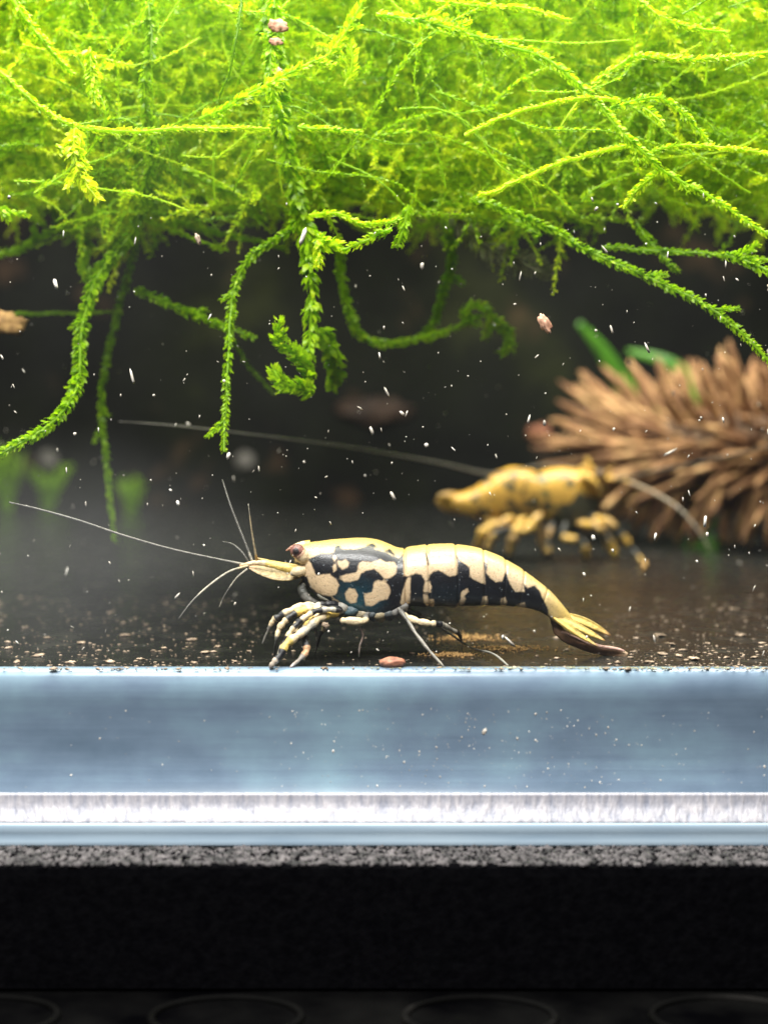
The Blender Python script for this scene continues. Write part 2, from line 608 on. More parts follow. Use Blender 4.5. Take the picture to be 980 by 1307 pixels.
for p in o.data.polygons:
    p.use_smooth = len(p.vertices) == 4
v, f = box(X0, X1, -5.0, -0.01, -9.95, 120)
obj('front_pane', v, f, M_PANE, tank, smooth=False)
prof = [(-5.008, -6.80), (-5.02, -7.0), (-5.05, -7.3), (-5.12, -7.55), (-5.24, -7.8), (-5.42, -8.04), (-5.60, -8.26), (-5.70, -8.42), (-5.73, -8.5), (-5.005, -8.5), (-5.005, -6.80)]
v, f = extrude_profile(prof, X0, X1, 1)
o = obj('ground_edge', v, f, M_TRIM, tank)
for p in o.data.polygons:
    p.use_smooth = len(p.vertices) == 4
o['label'] = 'white ground lower edge of the front glass'
prof = [(-5.735, -8.5), (-5.77, -8.65), (-5.79, -8.85), (-5.74, -9.1), (-5.68, -9.35), (-5.72, -9.6), (-5.72, -9.85), (-5.66, -9.98), (-5.01, -9.98), (-5.01, -8.5)]
v, f = extrude_profile(prof, X0, X1, 1)
o = obj('lower_rail', v, f, M_TRIM2, tank)
o['label'] = 'pale blue rail below the white ground edge'
for p in o.data.polygons:
    p.use_smooth = len(p.vertices) == 4
v, f = box(X0, X1, TANK_D, TANK_D + 4, -9.95, 150)
obj('back_panel', v, f, M_BACK, tank, smooth=False)

mat_e = empty('foam_mat', (0, 120, -17.4))
tag(mat_e, 'black foam mat with grey grainy front edge under the aquarium', 'foam mat')
prof = [(-9.55, -9.95), (-9.75, -10.15), (-9.8, -10.6), (-9.8, -17.2), (-9.6, -17.4), (265, -17.4), (265, -9.95)]
v, f = extrude_profile(prof, X0 - 10, X1 + 10, 1)
obj('slab', v, f, M_FOAM, mat_e, smooth=False)
n = 6500
cx = np.stack([rng.uniform(-34, 34, n), rng.uniform(-9.75, -5.75, n), np.full(n, -9.97)], -1)
sz = rng.uniform(0.05, 0.19, (n, 1)) * rng.uniform(0.7, 1.2, (n, 3))
v, f = lumps(cx, sz, rot_rand(n))
o = obj('foam_grain', v, f, M_LIT_GRAIN, mat_e)
o['kind'] = 'stuff'

v, f = box(-400, 400, -160, 400, -22, -17.4)
shelf = obj('shelf', v, f, M_SHELF, None, smooth=False)
shelf['kind'] = 'structure'
for px in (-20, 290, 612, 925):
    c = W(px, 1245, -13.4)
    a = np.linspace(0, 2 * np.pi, 41)
    P = np.stack([c[0] + 3.6 * np.cos(a), -17.4 + 0 * a + 0, np.zeros_like(a)], -1)
    P = np.stack([c[0] + 4.2 * np.cos(a), -13.9 + 3.0 * np.sin(a), np.full_like(a, -17.35)], -1)
    R = 0.24
    sides = 8
    b = np.linspace(0, 2 * np.pi, sides, endpoint=False)
    rad = np.stack([np.cos(a), np.sin(a), 0 * a], -1)
    V = (P[:-1, None, :] + R * (np.cos(b)[None, :, None] * rad[:-1, None, :] + np.sin(b)[None, :, None] * np.array([0, 0, 1.0]))).reshape(-1, 3)
    Fc = [(i * sides + j, ((i + 1) % 40) * sides + j, ((i + 1) % 40) * sides + (j + 1) % sides, i * sides + (j + 1) % sides) for i in range(40) for j in range(sides)]
    obj('raised_ring', V, Fc, M_RING, shelf)


# ------------------------------------------------------------------ moss
def strand_geo(P, leaf=0.55, pitch=0.16, rstem=0.11, tint=0.5, spread=0.75, hero=True, wr=0.34):
    """stem tube plus overlapping leaves; P in millimetres. returns verts, tris, tint"""
    P = np.asarray(P, float)
    seg = np.linalg.norm(np.diff(P, axis=0), axis=1)
    s = np.concatenate([[0], np.cumsum(seg)])
    L = s[-1]
    ns = max(6, int(L / (0.5 if hero else 1.2)))
    ss = np.linspace(0, L, ns)
    Q = np.stack([np.interp(ss, s, P[:, i]) for i in range(3)], -1)
    T, N, B = frames(Q)
    sides = 5 if hero else 3
    a = np.linspace(0, 2 * np.pi, sides, endpoint=False)
    R = rstem * (1 - 0.35 * np.linspace(0, 1, ns))
    V = (Q[:, None] + R[:, None, None] * (np.cos(a)[None, :, None] * B[:, None] + np.sin(a)[None, :, None] * N[:, None])).reshape(-1, 3)
    i = np.arange(ns - 1)[:, None] * sides
    j = np.arange(sides)[None]
    k = (j + 1) % sides
    q = np.stack([i + j, i + k, i + sides + k, i + sides + j], -1).reshape(-1, 4)
    tris = np.concatenate([q[:, [0, 1, 2]], q[:, [0, 2, 3]]])
    tt = np.full(len(V), tint - 0.05)
    # leaves
    nl = int(L / pitch)
    u = np.sort(rng.uniform(0.0, L, nl * 2))
    Pi = np.stack([np.interp(u, ss, Q[:, c]) for c in range(3)], -1)
    Ti = np.stack([np.interp(u, ss, T[:, c]) for c in range(3)], -1)
    Bi = np.stack([np.interp(u, ss, B[:, c]) for c in range(3)], -1)
    Ni = np.stack([np.interp(u, ss, N[:, c]) for c in range(3)], -1)
    m = len(u)
    side = rng.integers(0, 2, m) * np.pi
    az = side + rng.normal(0, 0.7, m)
    rad = np.cos(az)[:, None] * Bi + np.sin(az)[:, None] * Ni
    ang = np.clip(rng.normal(spread, 0.18, m), 0.15, 1.5)
    D = np.cos(ang)[:, None] * Ti + np.sin(ang)[:, None] * rad
    Wd = np.cross(D, rad + 0.5 * rng.normal(size=(m, 3)))
    Wd /= np.linalg.norm(Wd, axis=1)[:, None] + 1e-9
    up = np.cross(Wd, D)
    grow = 1 - 0.45 * (u / L) ** 4
    ll = leaf * rng.uniform(0.7, 1.2, m) * grow
    lw = ll * wr * rng.uniform(0.8, 1.2, m)
    b0 = Pi + rad * rstem * 0.6
    c1 = b0 + D * (0.42 * ll)[:, None] + up * (0.07 * ll)[:, None]
    tip = b0 + D * ll[:, None] - up * (0.10 * ll)[:, None]
    if hero:
        c2 = b0 + D * (0.75 * ll)[:, None] + up * (0.04 * ll)[:, None]
        LV = np.stack([b0, c1 - Wd * (0.5 * lw)[:, None], c1 + Wd * (0.5 * lw)[:, None], c2 - Wd * (0.36 * lw)[:, None], c2 + Wd * (0.36 * lw)[:, None], tip], 1)
        lf = np.array([(0, 2, 1), (1, 2, 4), (1, 4, 3), (3, 4, 5)])
    else:
        LV = np.stack([b0, c1 - Wd * (0.5 * lw)[:, None], c1 + Wd * (0.5 * lw)[:, None], tip], 1)
        lf = np.array([(0, 2, 1), (1, 2, 3)])
    nv = LV.shape[1]
    LF = (lf[None] + (np.arange(m) * nv)[:, None, None]).reshape(-1, 3) + len(V)
    lt = np.repeat(tint + rng.normal(0, 0.09, m) + 0.12 * (u / L) ** 3, nv)
    return np.concatenate([V, LV.reshape(-1, 3)]), np.concatenate([tris, LF]), np.concatenate([tt, lt])


def join(parts):
    vs, fs, ts, n = [], [], [], 0
    for v, f, t in parts:
        vs.append(v); fs.append(f + n); ts.append(t)
        n += len(v)
    return np.concatenate(vs), np.concatenate(fs), np.concatenate(ts)


moss = empty('java_moss', (0, 30, 30))
tag(moss, 'bright green feathery moss mat filling the top, trailing long strands into the dark water', 'moss')

# (points as (px, py, depth mm), leaf length, stem radius, tint)
S = [
    ([(188, 245, 22), (165, 300, 22), (122, 360, 20), (102, 430, 17), (96, 498, 14), (58, 548, 11), (-12, 588, 9)], .85, .18, .46),
    ([(178, 250, 30), (172, 320, 31), (150, 400, 32), (131, 500, 33), (136, 590, 34), (147, 692, 35)], .55, .10, .40),
    ([(376, 290, 16), (330, 320, 16), (306, 355, 16), (294, 410, 15), (289, 480, 13), (285, 540, 12), (283, 580, 11)], .55, .13, .48),
    ([(172, 370, 26), (215, 388, 24), (255, 406, 23), (300, 423, 22), (328, 432, 22)], .6, .13, .42),
    ([(338, -10, 13), (350, 60, 13), (358, 140, 13), (372, 220, 14), (392, 290, 15), (402, 350, 15), (403, 420, 15), (398, 500, 15)], 1.1, .22, .52),
    ([(400, 478, 15), (380, 455, 14), (362, 440, 13), (350, 424, 12)], .95, .2, .55),
    ([(400, 500, 15), (380, 494, 14), (362, 492, 13), (350, 474, 13)], 1.0, .22, .55),
    ([(408, 420, 18), (425, 455, 20), (432, 480, 22), (425, 490, 23)], 1.1, .2, .5),
    ([(432, 300, 26), (436, 340, 27), (442, 390, 28), (460, 425, 29), (500, 436, 30), (560, 424, 30), (600, 410, 30), (618, 402, 30)], .6, .16, .55),
    ([(600, 412, 30), (592, 398, 29), (604, 388, 29), (622, 396, 29), (628, 415, 30)], .75, .2, .65),
    ([(622, 405, 32), (640, 420, 32), (650, 440, 32), (636, 450, 32)], .8, .2, .55),
    ([(570, 270, 34), (575, 330, 34), (565, 375, 34), (552, 410, 34), (530, 430, 33)], .7, .17, .42),
    ([(600, 255, 12), (650, 272, 13), (700, 294, 14), (760, 330, 14), (820, 355, 13), (880, 382, 12), (930, 415, 11), (992, 478, 10)], .55, .16, .50),
    ([(690, 300, 14), (650, 278, 17), (632, 292, 18), (628, 300, 18)], .5, .12, .45),
    ([(768, 316, 18), (820, 318, 17), (870, 319, 16), (990, 329, 14)], .45, .14, .48),
    ([(812, 285, 20), (830, 312, 19), (850, 335, 18), (862, 346, 18)], .55, .15, .42),
    ([(925, 325, 12), (955, 335, 11), (990, 352, 10)], .7, .15, .5),
    ([(480, 18, 6), (535, 25, 6), (580, 36, 6), (640, 55, 5.5), (692, 72, 5), (748, 118, 4.5), (790, 170, 4), (842, 216, 3.5), (900, 250, 3), (992, 308, 2.5)], .55, .13, .62),
    ([(790, 128, 5), (740, 124, 4), (690, 132, 3.5), (648, 143, 3), (618, 156, 3), (592, 170, 3)], .34, .14, .80),
    ([(802, 186, 4.5), (760, 194, 4), (710, 208, 3.5), (662, 228, 3), (634, 243, 3), (611, 247, 3)], .34, .14, .82),
    ([(838, 220, 4), (822, 230, 3.5), (806, 248, 3), (796, 263, 3)], .5, .11, .72),
    ([(826, 198, 4), (850, 186, 4), (880, 182, 4), (930, 190, 3.5), (992, 203, 3)], .38, .12, .74),
    ([(778, 138, 5), (806, 128, 5), (840, 124, 5), (870, 140, 5), (908, 180, 5)], .5, .10, .6),
    ([(820, 138, 5), (836, 150, 4.5), (850, 165, 4)], .5, .10, .7),
    ([(755, 108, 6), (790, 82, 6), (815, 70, 6), (860, 74, 5.5), (920, 70, 5), (992, 62, 5)], .45, .13, .72),
    ([(-12, 80, 7), (20, 108, 7), (50, 134, 7), (100, 160, 6.5), (160, 166, 6), (230, 163, 6), (300, 161, 6), (345, 165, 7)], .42, .15, .74),
    ([(12, -8, 9), (40, 30, 9), (62, 58, 9), (92, 90, 10)], .55, .20, .66),
    ([(96, 165, 6), (95, 195, 5), (104, 225, 4.5), (126, 256, 4)], .95, .12, .86),
    ([(72, 185, 5), (92, 196, 5), (108, 215, 5)], .7, .12, .78),
    ([(115, 60, 7), (116, 95, 6.5), (118, 130, 6)], .8, .10, .72),
    ([(380, 162, 8), (420, 166, 8), (465, 170, 8)], .42, .12, .7),
    ([(255, 152, 8), (300, 130, 7), (340, 108, 7), (375, 88, 7), (415, 70, 7)], .6, .11, .66),
    ([(-10, 326, 30), (30, 318, 30), (60, 300, 29), (100, 288, 28)], .6, .14, .5),
    ([(60, 262, 32), (85, 285, 31), (105, 300, 30), (120, 320, 30)], .8, .18, .38),
    ([(130, 372, 24), (112, 350, 25), (102, 335, 26), (108, 325, 26)], .8, .18, .36),
    ([(150, 320, 26), (145, 300, 26), (140, 285, 27)], .9, .2, .38),
    ([(-10, 403, 33), (40, 403, 33), (100, 405, 33), (160, 403, 33)], .35, .07, .45),
    ([(190, 265, 30), (240, 288, 30), (300, 302, 31), (360, 318, 32)], .5, .11, .5),
    ([(522, 262, 10), (516, 290, 10), (506, 316, 10)], .6, .2, .5),
    ([(395, 275, 10), (430, 272, 9), (455, 285, 9), (490, 288, 8), (508, 280, 8)], .45, .13, .72),
    ([(500, 292, 9), (470, 305, 9), (448, 316, 9), (436, 322, 9)], .5, .14, .66),
    ([(405, 300, 11), (420, 312, 10), (436, 312, 10)], .9, .16, .7),
    ([(296, 430, 33), (320, 470, 34), (350, 500, 35)], .4, .07, .4),
    ([(540, 275, 30), (548, 262, 28), (570, 250, 26)], .7, .16, .45),
    ([(0, 265, 12), (4, 272, 12), (8, 285, 12)], .6, .12, .55),
    ([(350, -10, 11), (352, 30, 10), (346, 70, 9), (350, 120, 9), (362, 170, 10)], .8, .16, .55),
    ([(190, -10, 14), (196, 60, 13), (188, 120, 13), (200, 190, 15), (185, 260, 20)], .7, .15, .45),
    ([(310, -10, 12), (306, 40, 10), (296, 90, 10), (280, 125, 11)], .3, .09, .35),
    ([(505, -10, 8), (540, 0, 8), (600, 8, 8), (660, 12, 7), (720, 30, 8)], .45, .12, .74),
    ([(800, -10, 8), (840, 20, 7), (880, 34, 7), (930, 40, 7)], .45, .12, .7),
    ([(420, 70, 9), (450, 30, 9), (470, -10, 9)], .7, .14, .72),
    ([(440, 110, 9), (452, 80, 9), (446, 40, 9)], .7, .12, .78),
]
for pts, leaf, rs, tint in S:
    P = crom([W(*p) for p in pts], 10)
    P = P + 0.05 * np.cumsum(rng.normal(0, 0.5, P.shape), axis=0) * (np.arange(len(P)) > 0)[:, None]
    geo = [strand_geo(P, leaf * .92, 0.075, rs * 1.05, tint, 0.55 if leaf < .5 else 0.72, wr=.42)]
    n_b = int(len(P) / 18) if leaf > .5 else 0
    for b in rng.integers(4, len(P) - 3, n_b):          # short side shoots
        dirv = P[min(b + 2, len(P) - 1)] - P[b]
        dirv /= np.linalg.norm(dirv) + 1e-9
        sv = np.cross(dirv, [0, 1, 0]) * rng.choice([-1, 1]) + rng.normal(0, .3, 3)
        Lb = rng.uniform(.6, 2.0)
        q = [P[b] + dirv * Lb * .8 * u_ + sv * Lb * (.7 * u_) for u_ in (0, .4, .75, 1)]
        geo.append(strand_geo(crom(q, 4), leaf * .75, 0.085, rs * .6, tint + .05, .7, wr=.42))
    v, f, t = join(geo)
    obj('moss_strand', v, f, M_MOSS, moss, smooth=False, attrs={'tint': t})

# pale fuzzy strand hanging under the moss
P = crom([W(572, 268, 25), W(605, 302, 26), W(640, 325, 27), W(685, 340, 28), W(702, 350, 28)], 10)
P = P + rng.normal(0, .12, P.shape)
v, f, t = strand_geo(P, 1.4, .05, .12, 0.0, 1.0, wr=.09)
o = obj('moss_strand', v, f, M_ALGAE2, moss, smooth=False, attrs={'tint': t})
o['label'] = 'greyish algae-covered strand'

# dense mass: a library of fronds copied into one mesh
lib = []
for i in range(22):
    L = rng.uniform(7, 14)
    pts = [np.zeros(3)]
    dirv = np.array([1.0, 0, 0])
    for k in range(6):
        dirv = dirv + rng.normal(0, 0.24, 3)
        dirv /= np.linalg.norm(dirv)
        pts.append(pts[-1] + dirv * L / 6)
    parts = [strand_geo(crom(pts, 4), rng.uniform(.42, .7), .17, .08, 0.0, 0.8, hero=False, wr=0.42)]
    for b in range(2):
        k = rng.integers(1, 5)
        d2 = np.array([0.6, *rng.normal(0, 0.7, 2)])
        q = [pts[k] + d2 * t_ for t_ in (0, 1.2, 2.4, 3.4)]
        parts.append(strand_geo(crom(q, 3), rng.uniform(.4, .6), .17, .07, 0.05, 0.8, hero=False, wr=0.42))
    lib.append(join(parts))
NF = 3100
acc = []
for i in range(NF):
    d = 18.0 + 48 * rng.uniform(0, 1) ** 1.2
    zlow = 29.6 + 0.148 * d
    top = 52 + 0.36 * d
    half = 27 + 0.27 * d
    x = rng.uniform(-half, half)
    zl = zlow + 1.3 * math.sin(x * 0.21 + 1.0 + d * 0.05) + 1.0 * math.sin(x * 0.53 + d * .11)
    z = zl + (top - zl) * rng.uniform(0.03, 1) ** 1.0
    yaw = rng.normal(0, 0.6) + (math.pi if rng.uniform() < 0.5 else 0)
    pitch = rng.normal(0.25, 0.45)
    if rng.uniform() < 0.22:
        pitch = rng.uniform(0.6, 1.5)
    low = (z - zl) < 3.5
    if low:
        pitch = rng.normal(0.05, 0.22)
    cy, sy, cp, sp = math.cos(yaw), math.sin(yaw), math.cos(pitch), math.sin(pitch)
    Rm = np.array([[cy * cp, -sy, cy * sp], [sy * cp, cy, sy * sp], [-sp, 0, cp]])
    roll = rng.uniform(0, 6.28)
    cr, sr = math.cos(roll), math.sin(roll)
    Rm = Rm @ np.array([[1, 0, 0], [0, cr, -sr], [0, sr, cr]])
    v, f, t = lib[i % len(lib)]
    sc = rng.uniform(0.75, 1.2)
    vv = (v * sc) @ Rm.T
    vv = vv - vv.mean(0) + np.array([x, d, z])
    vv[:, 1] = np.maximum(vv[:, 1], 7.5 + 0.3 * np.abs(vv[:, 1] - d) / 6)
    acc.append((vv, f, np.clip(t + rng.normal(0.68, 0.14), 0.25, 1.0)))
for i in range(110):       # long loose threads in front of the mass
    d = rng.uniform(10, 24)
    x, z = rng.uniform(-28, 28), rng.uniform(33, 50)
    L_ = rng.uniform(9, 24)
    a = rng.normal(0, .45) if rng.uniform() < .75 else rng.normal(1.3, .4)
    q = [np.array([x, d, z])]
    for k in range(5):
        a += rng.normal(0, .38)
        q.append(q[-1] + np.array([math.cos(a), rng.normal(0, .25), math.sin(a)]) * L_ / 5)
    q = crom(q, 5)
    q = q[q[:, 2] > 31.5]
    q[:, 1] = np.maximum(q[:, 1], 3)
    if len(q) < 8: continue
    acc.append(strand_geo(q, rng.uniform(.22, .5), .16, rng.uniform(.06, .11), rng.uniform(.35, .8), 0.65, hero=False, wr=.4))
v, f, t = join(acc)
o = obj('moss_mass', v, f, M_MOSS, moss, smooth=False, attrs={'tint': t})
o['kind'] = 'stuff'
print('moss mass tris', len(f))

# small tufts at the back of the tank
for k, (px, py, d, n_, hgt) in enumerate([(8, 640, 215, 26, 13), (62, 650, 225, 20, 9), (168, 655, 205, 16, 7)]):
    base = W(px, 660, d)
    base[2] = 0.0
    parts = []
    for i in range(n_):
        a = rng.uniform(0, 6.28)
        lean = rng.uniform(0, 0.6)
        L = hgt * rng.uniform(0.6, 1.1)
        q = [base + np.array([math.cos(a) * lean * L * s_ ** 1.4 + rng.normal(0, 0.3), math.sin(a) * lean * L * s_ ** 1.4, L * s_]) for s_ in (0, .33, .66, 1)]
        parts.append(strand_geo(crom(q, 3), 1.2, .35, .2, 0.38, 0.8, hero=False, wr=0.45))
    v, f, t = join(parts)
    o = obj('moss_tuft', v, f, M_MOSS, None, smooth=False, attrs={'tint': t})
    tag(o, ['tallest blurred green moss tuft at the foot of the dark back panel', 'middle sized blurred moss tuft between the tallest and the lowest tuft', 'lowest blurred green moss tuft behind the long thin hanging moss strand'][k], 'moss', 'moss tufts at the back of the tank')

# ------------------------------------------------------------------ shrimp
def poly_sd(poly, pts):
    """signed distance in pixels, positive inside"""
    poly = np.asarray(poly, float)
    a, b = poly, np.roll(poly, -1, axis=0)
    d2 = np.full(len(pts), 1e9)
    inside = np.zeros(len(pts), bool)
    for p, q in zip(a, b):
        e = q - p
        w = pts - p
        t = np.clip((w @ e) / (e @ e + 1e-9), 0, 1)
        dd = w - t[:, None] * e
        d2 = np.minimum(d2, (dd ** 2).sum(1))
        c = ((p[1] > pts[:, 1]) != (q[1] > pts[:, 1]))
        xi = (q[0] - p[0]) * (pts[:, 1] - p[1]) / (q[1] - p[1] + 1e-12) + p[0]
        inside ^= c & (pts[:, 0] < xi)
    s = np.sqrt(d2)
    return np.where(inside, s, -s)


def body_mesh(stations, d, seams, sides=80, per=14, seam_depth=0.05, wk=1.0):
    """stations: (top x, top y, bottom x, bottom y, half width mm). returns verts, faces, photo-pixel side coordinates, angle"""
    st = crom(stations, per)
    k = (CAM_D + d) / F
    a = np.linspace(0, 2 * np.pi, sides, endpoint=False)
    V, UV, ANG = [], [], []
    for r in st:
        tx, ty, bx, by, w = r
        cx_, cy_ = (tx + bx) / 2, (ty + by) / 2
        hx, hy = (tx - bx) / 2, (ty - by) / 2
        sc = 1.0
        for s_ in seams:
            q = (cx_ - s_) / 1.3
            sc -= seam_depth * math.exp(-q * q)
            if -14 < cx_ - s_ <= 0:
                sc += 0.018 * (1 + (cx_ - s_) / 14)
        ca = np.sign(np.cos(a)) * np.abs(np.cos(a)) ** 0.92
        sa = np.sign(np.sin(a)) * np.abs(np.sin(a)) ** 0.85
        low = np.where(np.cos(a) < 0, np.abs(np.sin(a)) ** 0.33 / (np.abs(np.sin(a)) ** 0.85 + 1e-6), 1.0)
        px = cx_ + hx * ca * sc
        py = cy_ + hy * ca * sc
        lat = w * wk * sa * sc * low
        X = (px - 490) * k
        Z = CAM_H - (py - 560) * k
        V.append(np.stack([X, d + lat, Z], -1))
        UV.append(np.stack([px, py], -1))
        ANG.append(np.cos(a))
    n = len(st)
    V = np.concatenate(V)
    UV = np.concatenate(UV)
    ANG = np.concatenate(ANG)
    Fc = [(i * sides + j, i * sides + (j + 1) % sides, (i + 1) * sides + (j + 1) % sides, (i + 1) * sides + j) for i in range(n - 1) for j in range(sides)]
    Fc.append(tuple(range(sides))[::-1])
    Fc.append(tuple((n - 1) * sides + j for j in range(sides)))
    return V, Fc, UV, ANG


CREAM, BLACK, GREY, YEL, BROWN, PALE = (.78, .62, .38), (.012, .012, .016), (.16, .15, .13), (.78, .56, .14), (.20, .11, .06), (.55, .50, .40)


def limb(name, pts, parent, cols, radii, mat=None, per=8, sides=10, flat=1.0, lumpy=0.0):
    """pts (px, py, d); radius (mm) and colour for each point, colours change at once between points"""
    Q = np.array([list(W(*p)) + [r] for p, r in zip(pts, radii)])
    q = crom(Q, per)
    R = np.abs(q[:, 3])
    idx = np.linspace(0, len(pts) - 1, len(q))
    ci = np.clip(np.round(idx - 0.001), 0, len(cols) - 1).astype(int)
    if lumpy:
        R = R * (1 - lumpy * np.abs(np.cos(np.pi * idx)) ** 6 * 0.7 + lumpy * .25)
    v, f = tube(q[:, :3], R, sides, flat)
    c = np.repeat(np.array([cols[i] for i in ci]), sides, axis=0)
    return obj(name, v, f, mat or M_LEG, parent, cols=c)


def blade(name, p0, p1, width, thick, parent, col, tipcol, mat=None, bend=0.0, roll=0.0):
    """flat tail-fan or antenna-scale blade between two (px, py, d) points"""
    a, b = W(*p0), W(*p1)
    n = 14
    t = np.linspace(0, 1, n)
    ax = b - a
    L = np.linalg.norm(ax)
    T = ax / L
    side = np.cross(T, np.array([0, 1.0, 0]))
    side /= np.linalg.norm(side)
    nor = np.cross(side, T)
    sd_ = side * math.cos(roll) + nor * math.sin(roll)
    nr = np.cross(sd_, T)
    w = width * (np.sin(np.pi * np.clip(t, 0.0, 1) ** 0.8 * 0.93 + 0.12)) ** 0.75
    w = np.maximum(w, 0.03)
    ctr = a + t[:, None] * ax + (bend * np.sin(np.pi * t))[:, None] * side
    sides = 28
    an = np.linspace(0, 2 * np.pi, sides, endpoint=False)
    V = ctr[:, None] + (w[:, None] * np.cos(an))[..., None] * sd_ + (thick * np.minimum(1, w / width)[:, None] * np.sin(an) * (1 + 0.5 * np.cos(3 * an)))[..., None] * nr
    V = V.reshape(-1, 3)
    Fc = [(i * sides + j, i * sides + (j + 1) % sides, (i + 1) * sides + (j + 1) % sides, (i + 1) * sides + j) for i in range(n - 1) for j in range(sides)]
    Fc += [tuple(range(sides))[::-1], tuple((n - 1) * sides + j for j in range(sides))]
    mixk = np.clip((t - 0.78) / 0.22, 0, 1)[:, None]
    c = np.array(col)[None] * (1 - mixk) + np.array(tipcol)[None] * mixk
    edge = np.repeat(c[:, None], sides, 1)
    edge = edge * (np.where(np.abs(np.cos(an)) > 0.93, 0.5, 1.0) * np.where(np.arange(sides) % 4 == 1, .55, 1.0))[None, :, None]
    return obj(name, V, Fc, mat or M_LEG, parent, cols=edge.reshape(-1, 3))


def ball(name, c, r, mat, parent, cols=None, sub=2, scale=(1, 1, 1)):
    v, f = ico2(sub)
    V = v * r * np.array(scale) + np.asarray(c)
    return obj(name, V, f, mat, parent, cols=None if cols is None else cols(v))


# ---- marbled shrimp by the front glass
SD = 7.0
sh = empty('shrimp', (W(560, 800, SD)[0], SD, 0))
tag(sh, 'cream and black marbled shrimp standing on the floor close to the front glass', 'shrimp')
stn = [(374, 712, 378, 722, .35), (380, 702, 383, 734, .85), (388, 694, 388, 742, 1.35), (397, 692, 397, 752, 1.75), (410, 690.5, 410, 762, 2.05), (425, 688.5, 426, 770, 2.25), (440, 687.5, 442, 777, 2.4),
       (455, 686.5, 458, 783, 2.5), (470, 687, 474, 787, 2.55), (484, 689.5, 488, 788, 2.55), (497, 694.5, 500, 786, 2.5), (507, 699, 509, 781, 2.45), (515, 700, 516, 775, 2.45),
       (524, 697.5, 525, 772, 2.45), (538, 696, 540, 772, 2.4), (553, 694.5, 556, 772, 2.35), (568, 694, 571, 772, 2.3), (584, 695, 586, 772, 2.2), (600, 697, 601, 771, 2.1), (617, 701.5, 616, 771, 1.95),
       (634, 708, 631, 771, 1.8), (650, 716.5, 644, 772, 1.65), (664, 725, 656, 773, 1.5), (678, 735, 668, 774.5, 1.35), (691, 745, 680, 777, 1.2), (703, 755, 690, 781, 1.05), (713, 766, 698, 786, .9),
       (722, 777, 705, 792, .75), (729, 787, 714, 797, .55), (733, 793, 724, 799, .3)]
V, Fc, UV, ANG = body_mesh(stn, SD, [516.5, 546, 582, 616, 642, 664, 692])
cream_polys = [
    [(372, 680), (520, 680), (514.5, 705), (508, 709.5), (500, 707), (494, 703), (487, 701), (480, 699), (471, 694), (462, 697), (452, 699), (437, 698), (434, 694), (429, 695), (427, 703), (420, 704), (411, 704), (404, 707), (395, 711), (388, 716), (378, 716)],
    [(384, 718), (393, 712), (398, 716), (405, 731), (391, 733), (386, 726)],
    [(393, 733), (405, 731), (422, 729), (430, 735), (434, 743), (430, 754), (424, 757.5), (408, 755), (398, 747)],
    [(433, 733), (440, 730), (455, 727), (459, 720), (457, 717), (463, 713), (475, 714), (485, 711), (493, 714), (503, 714), (506, 720), (505, 728), (497, 734), (490, 734), (485, 728), (478, 722.5), (468, 724), (460, 729), (458, 736), (449, 738), (440, 738)],
    [(465, 753), (475, 751), (477, 745), (476, 740), (482, 736), (492, 738), (497, 745), (498, 752), (494, 760), (485, 762), (475, 769), (467, 768)],
    [(441, 753), (447, 746), (454, 748), (457.5, 755), (455.5, 764), (449, 766), (443, 761)],
    [(432, 712), (438, 713), (442, 710.5), (447, 715), (444, 721), (438, 723), (433, 719)],
    [(425, 708), (430, 706.5), (431, 711), (428, 713)],
    [(426, 717), (430, 716), (431, 724), (427, 727)],
    [(514.5, 680), (514.5, 731.6), (521, 731.6), (529, 727.6), (536, 729), (541, 736), (545, 737), (546.5, 730.5), (551.6, 726), (558, 724), (565, 728), (572, 732), (581, 730.5), (582, 716), (580, 704), (585, 713), (592, 717), (597, 721), (597.6, 733), (605.5, 738), (616.5, 742), (615.5, 714), (620, 718), (618, 727), (623.5, 735), (630, 740), (638, 738.5), (643.5, 726), (648, 743), (655, 752), (667, 753), (665.5, 743), (671, 748), (680, 745), (686, 752), (691, 763), (697.6, 776.5), (697, 786), (690, 800), (760, 820), (760, 680)],
    [(519, 733), (523, 735), (522.5, 752), (522, 766), (517, 770), (510, 766), (514, 748)],
    [(541, 737), (547, 738), (549.5, 746), (548, 752), (539, 751), (540, 744)],
    [(539, 755), (545, 755.5), (546, 761), (552, 761), (553.5, 772), (545, 772), (540, 765)],
    [(587, 751), (594, 747.5), (596.5, 751), (590, 757), (592.5, 761), (590, 768), (579, 772), (585, 765), (586, 758)],
    [(614, 758), (619, 758), (620.5, 763), (620, 769), (611, 770), (613, 764)],
    [(637, 761), (642, 759), (645, 766), (642, 772), (636, 771)],
    [(654, 775), (657, 769), (667, 766), (671, 777)],
    [(424, 757), (440, 768), (436, 772), (428, 770)],
]
sd = np.max([poly_sd(p, UV) for p in cream_polys], axis=0)
for hole in ([(468, 694), (476, 692), (483, 697), (476, 697.5)], [(490, 701), (497, 699), (503, 704), (504, 708), (497, 704)]):
    sd = np.minimum(sd, -poly_sd(hole, UV))
seamline = [[(541, 702), (543, 703), (547, 718), (545, 719)]]
for s_ in seamline:
    sd = np.minimum(sd, -poly_sd(s_, UV) * 1.5)
dors = np.clip((ANG - 0.60) / 0.35, 0, 1) * np.clip((UV[:, 1] < 800) * 1.0, 0, 1)
dors = np.maximum(dors, np.clip((UV[:, 0] - 670) / 50, 0, 1))
teal = np.clip(1 - np.hypot(UV[:, 0] - 455, (UV[:, 1] - 768) * 1.1) / 45, 0, 1) + 0.12 * np.clip(1 - np.hypot(UV[:, 0] - 560, (UV[:, 1] - 765) * 2) / 60, 0, 1)
teal = np.clip(teal, 0, 1)
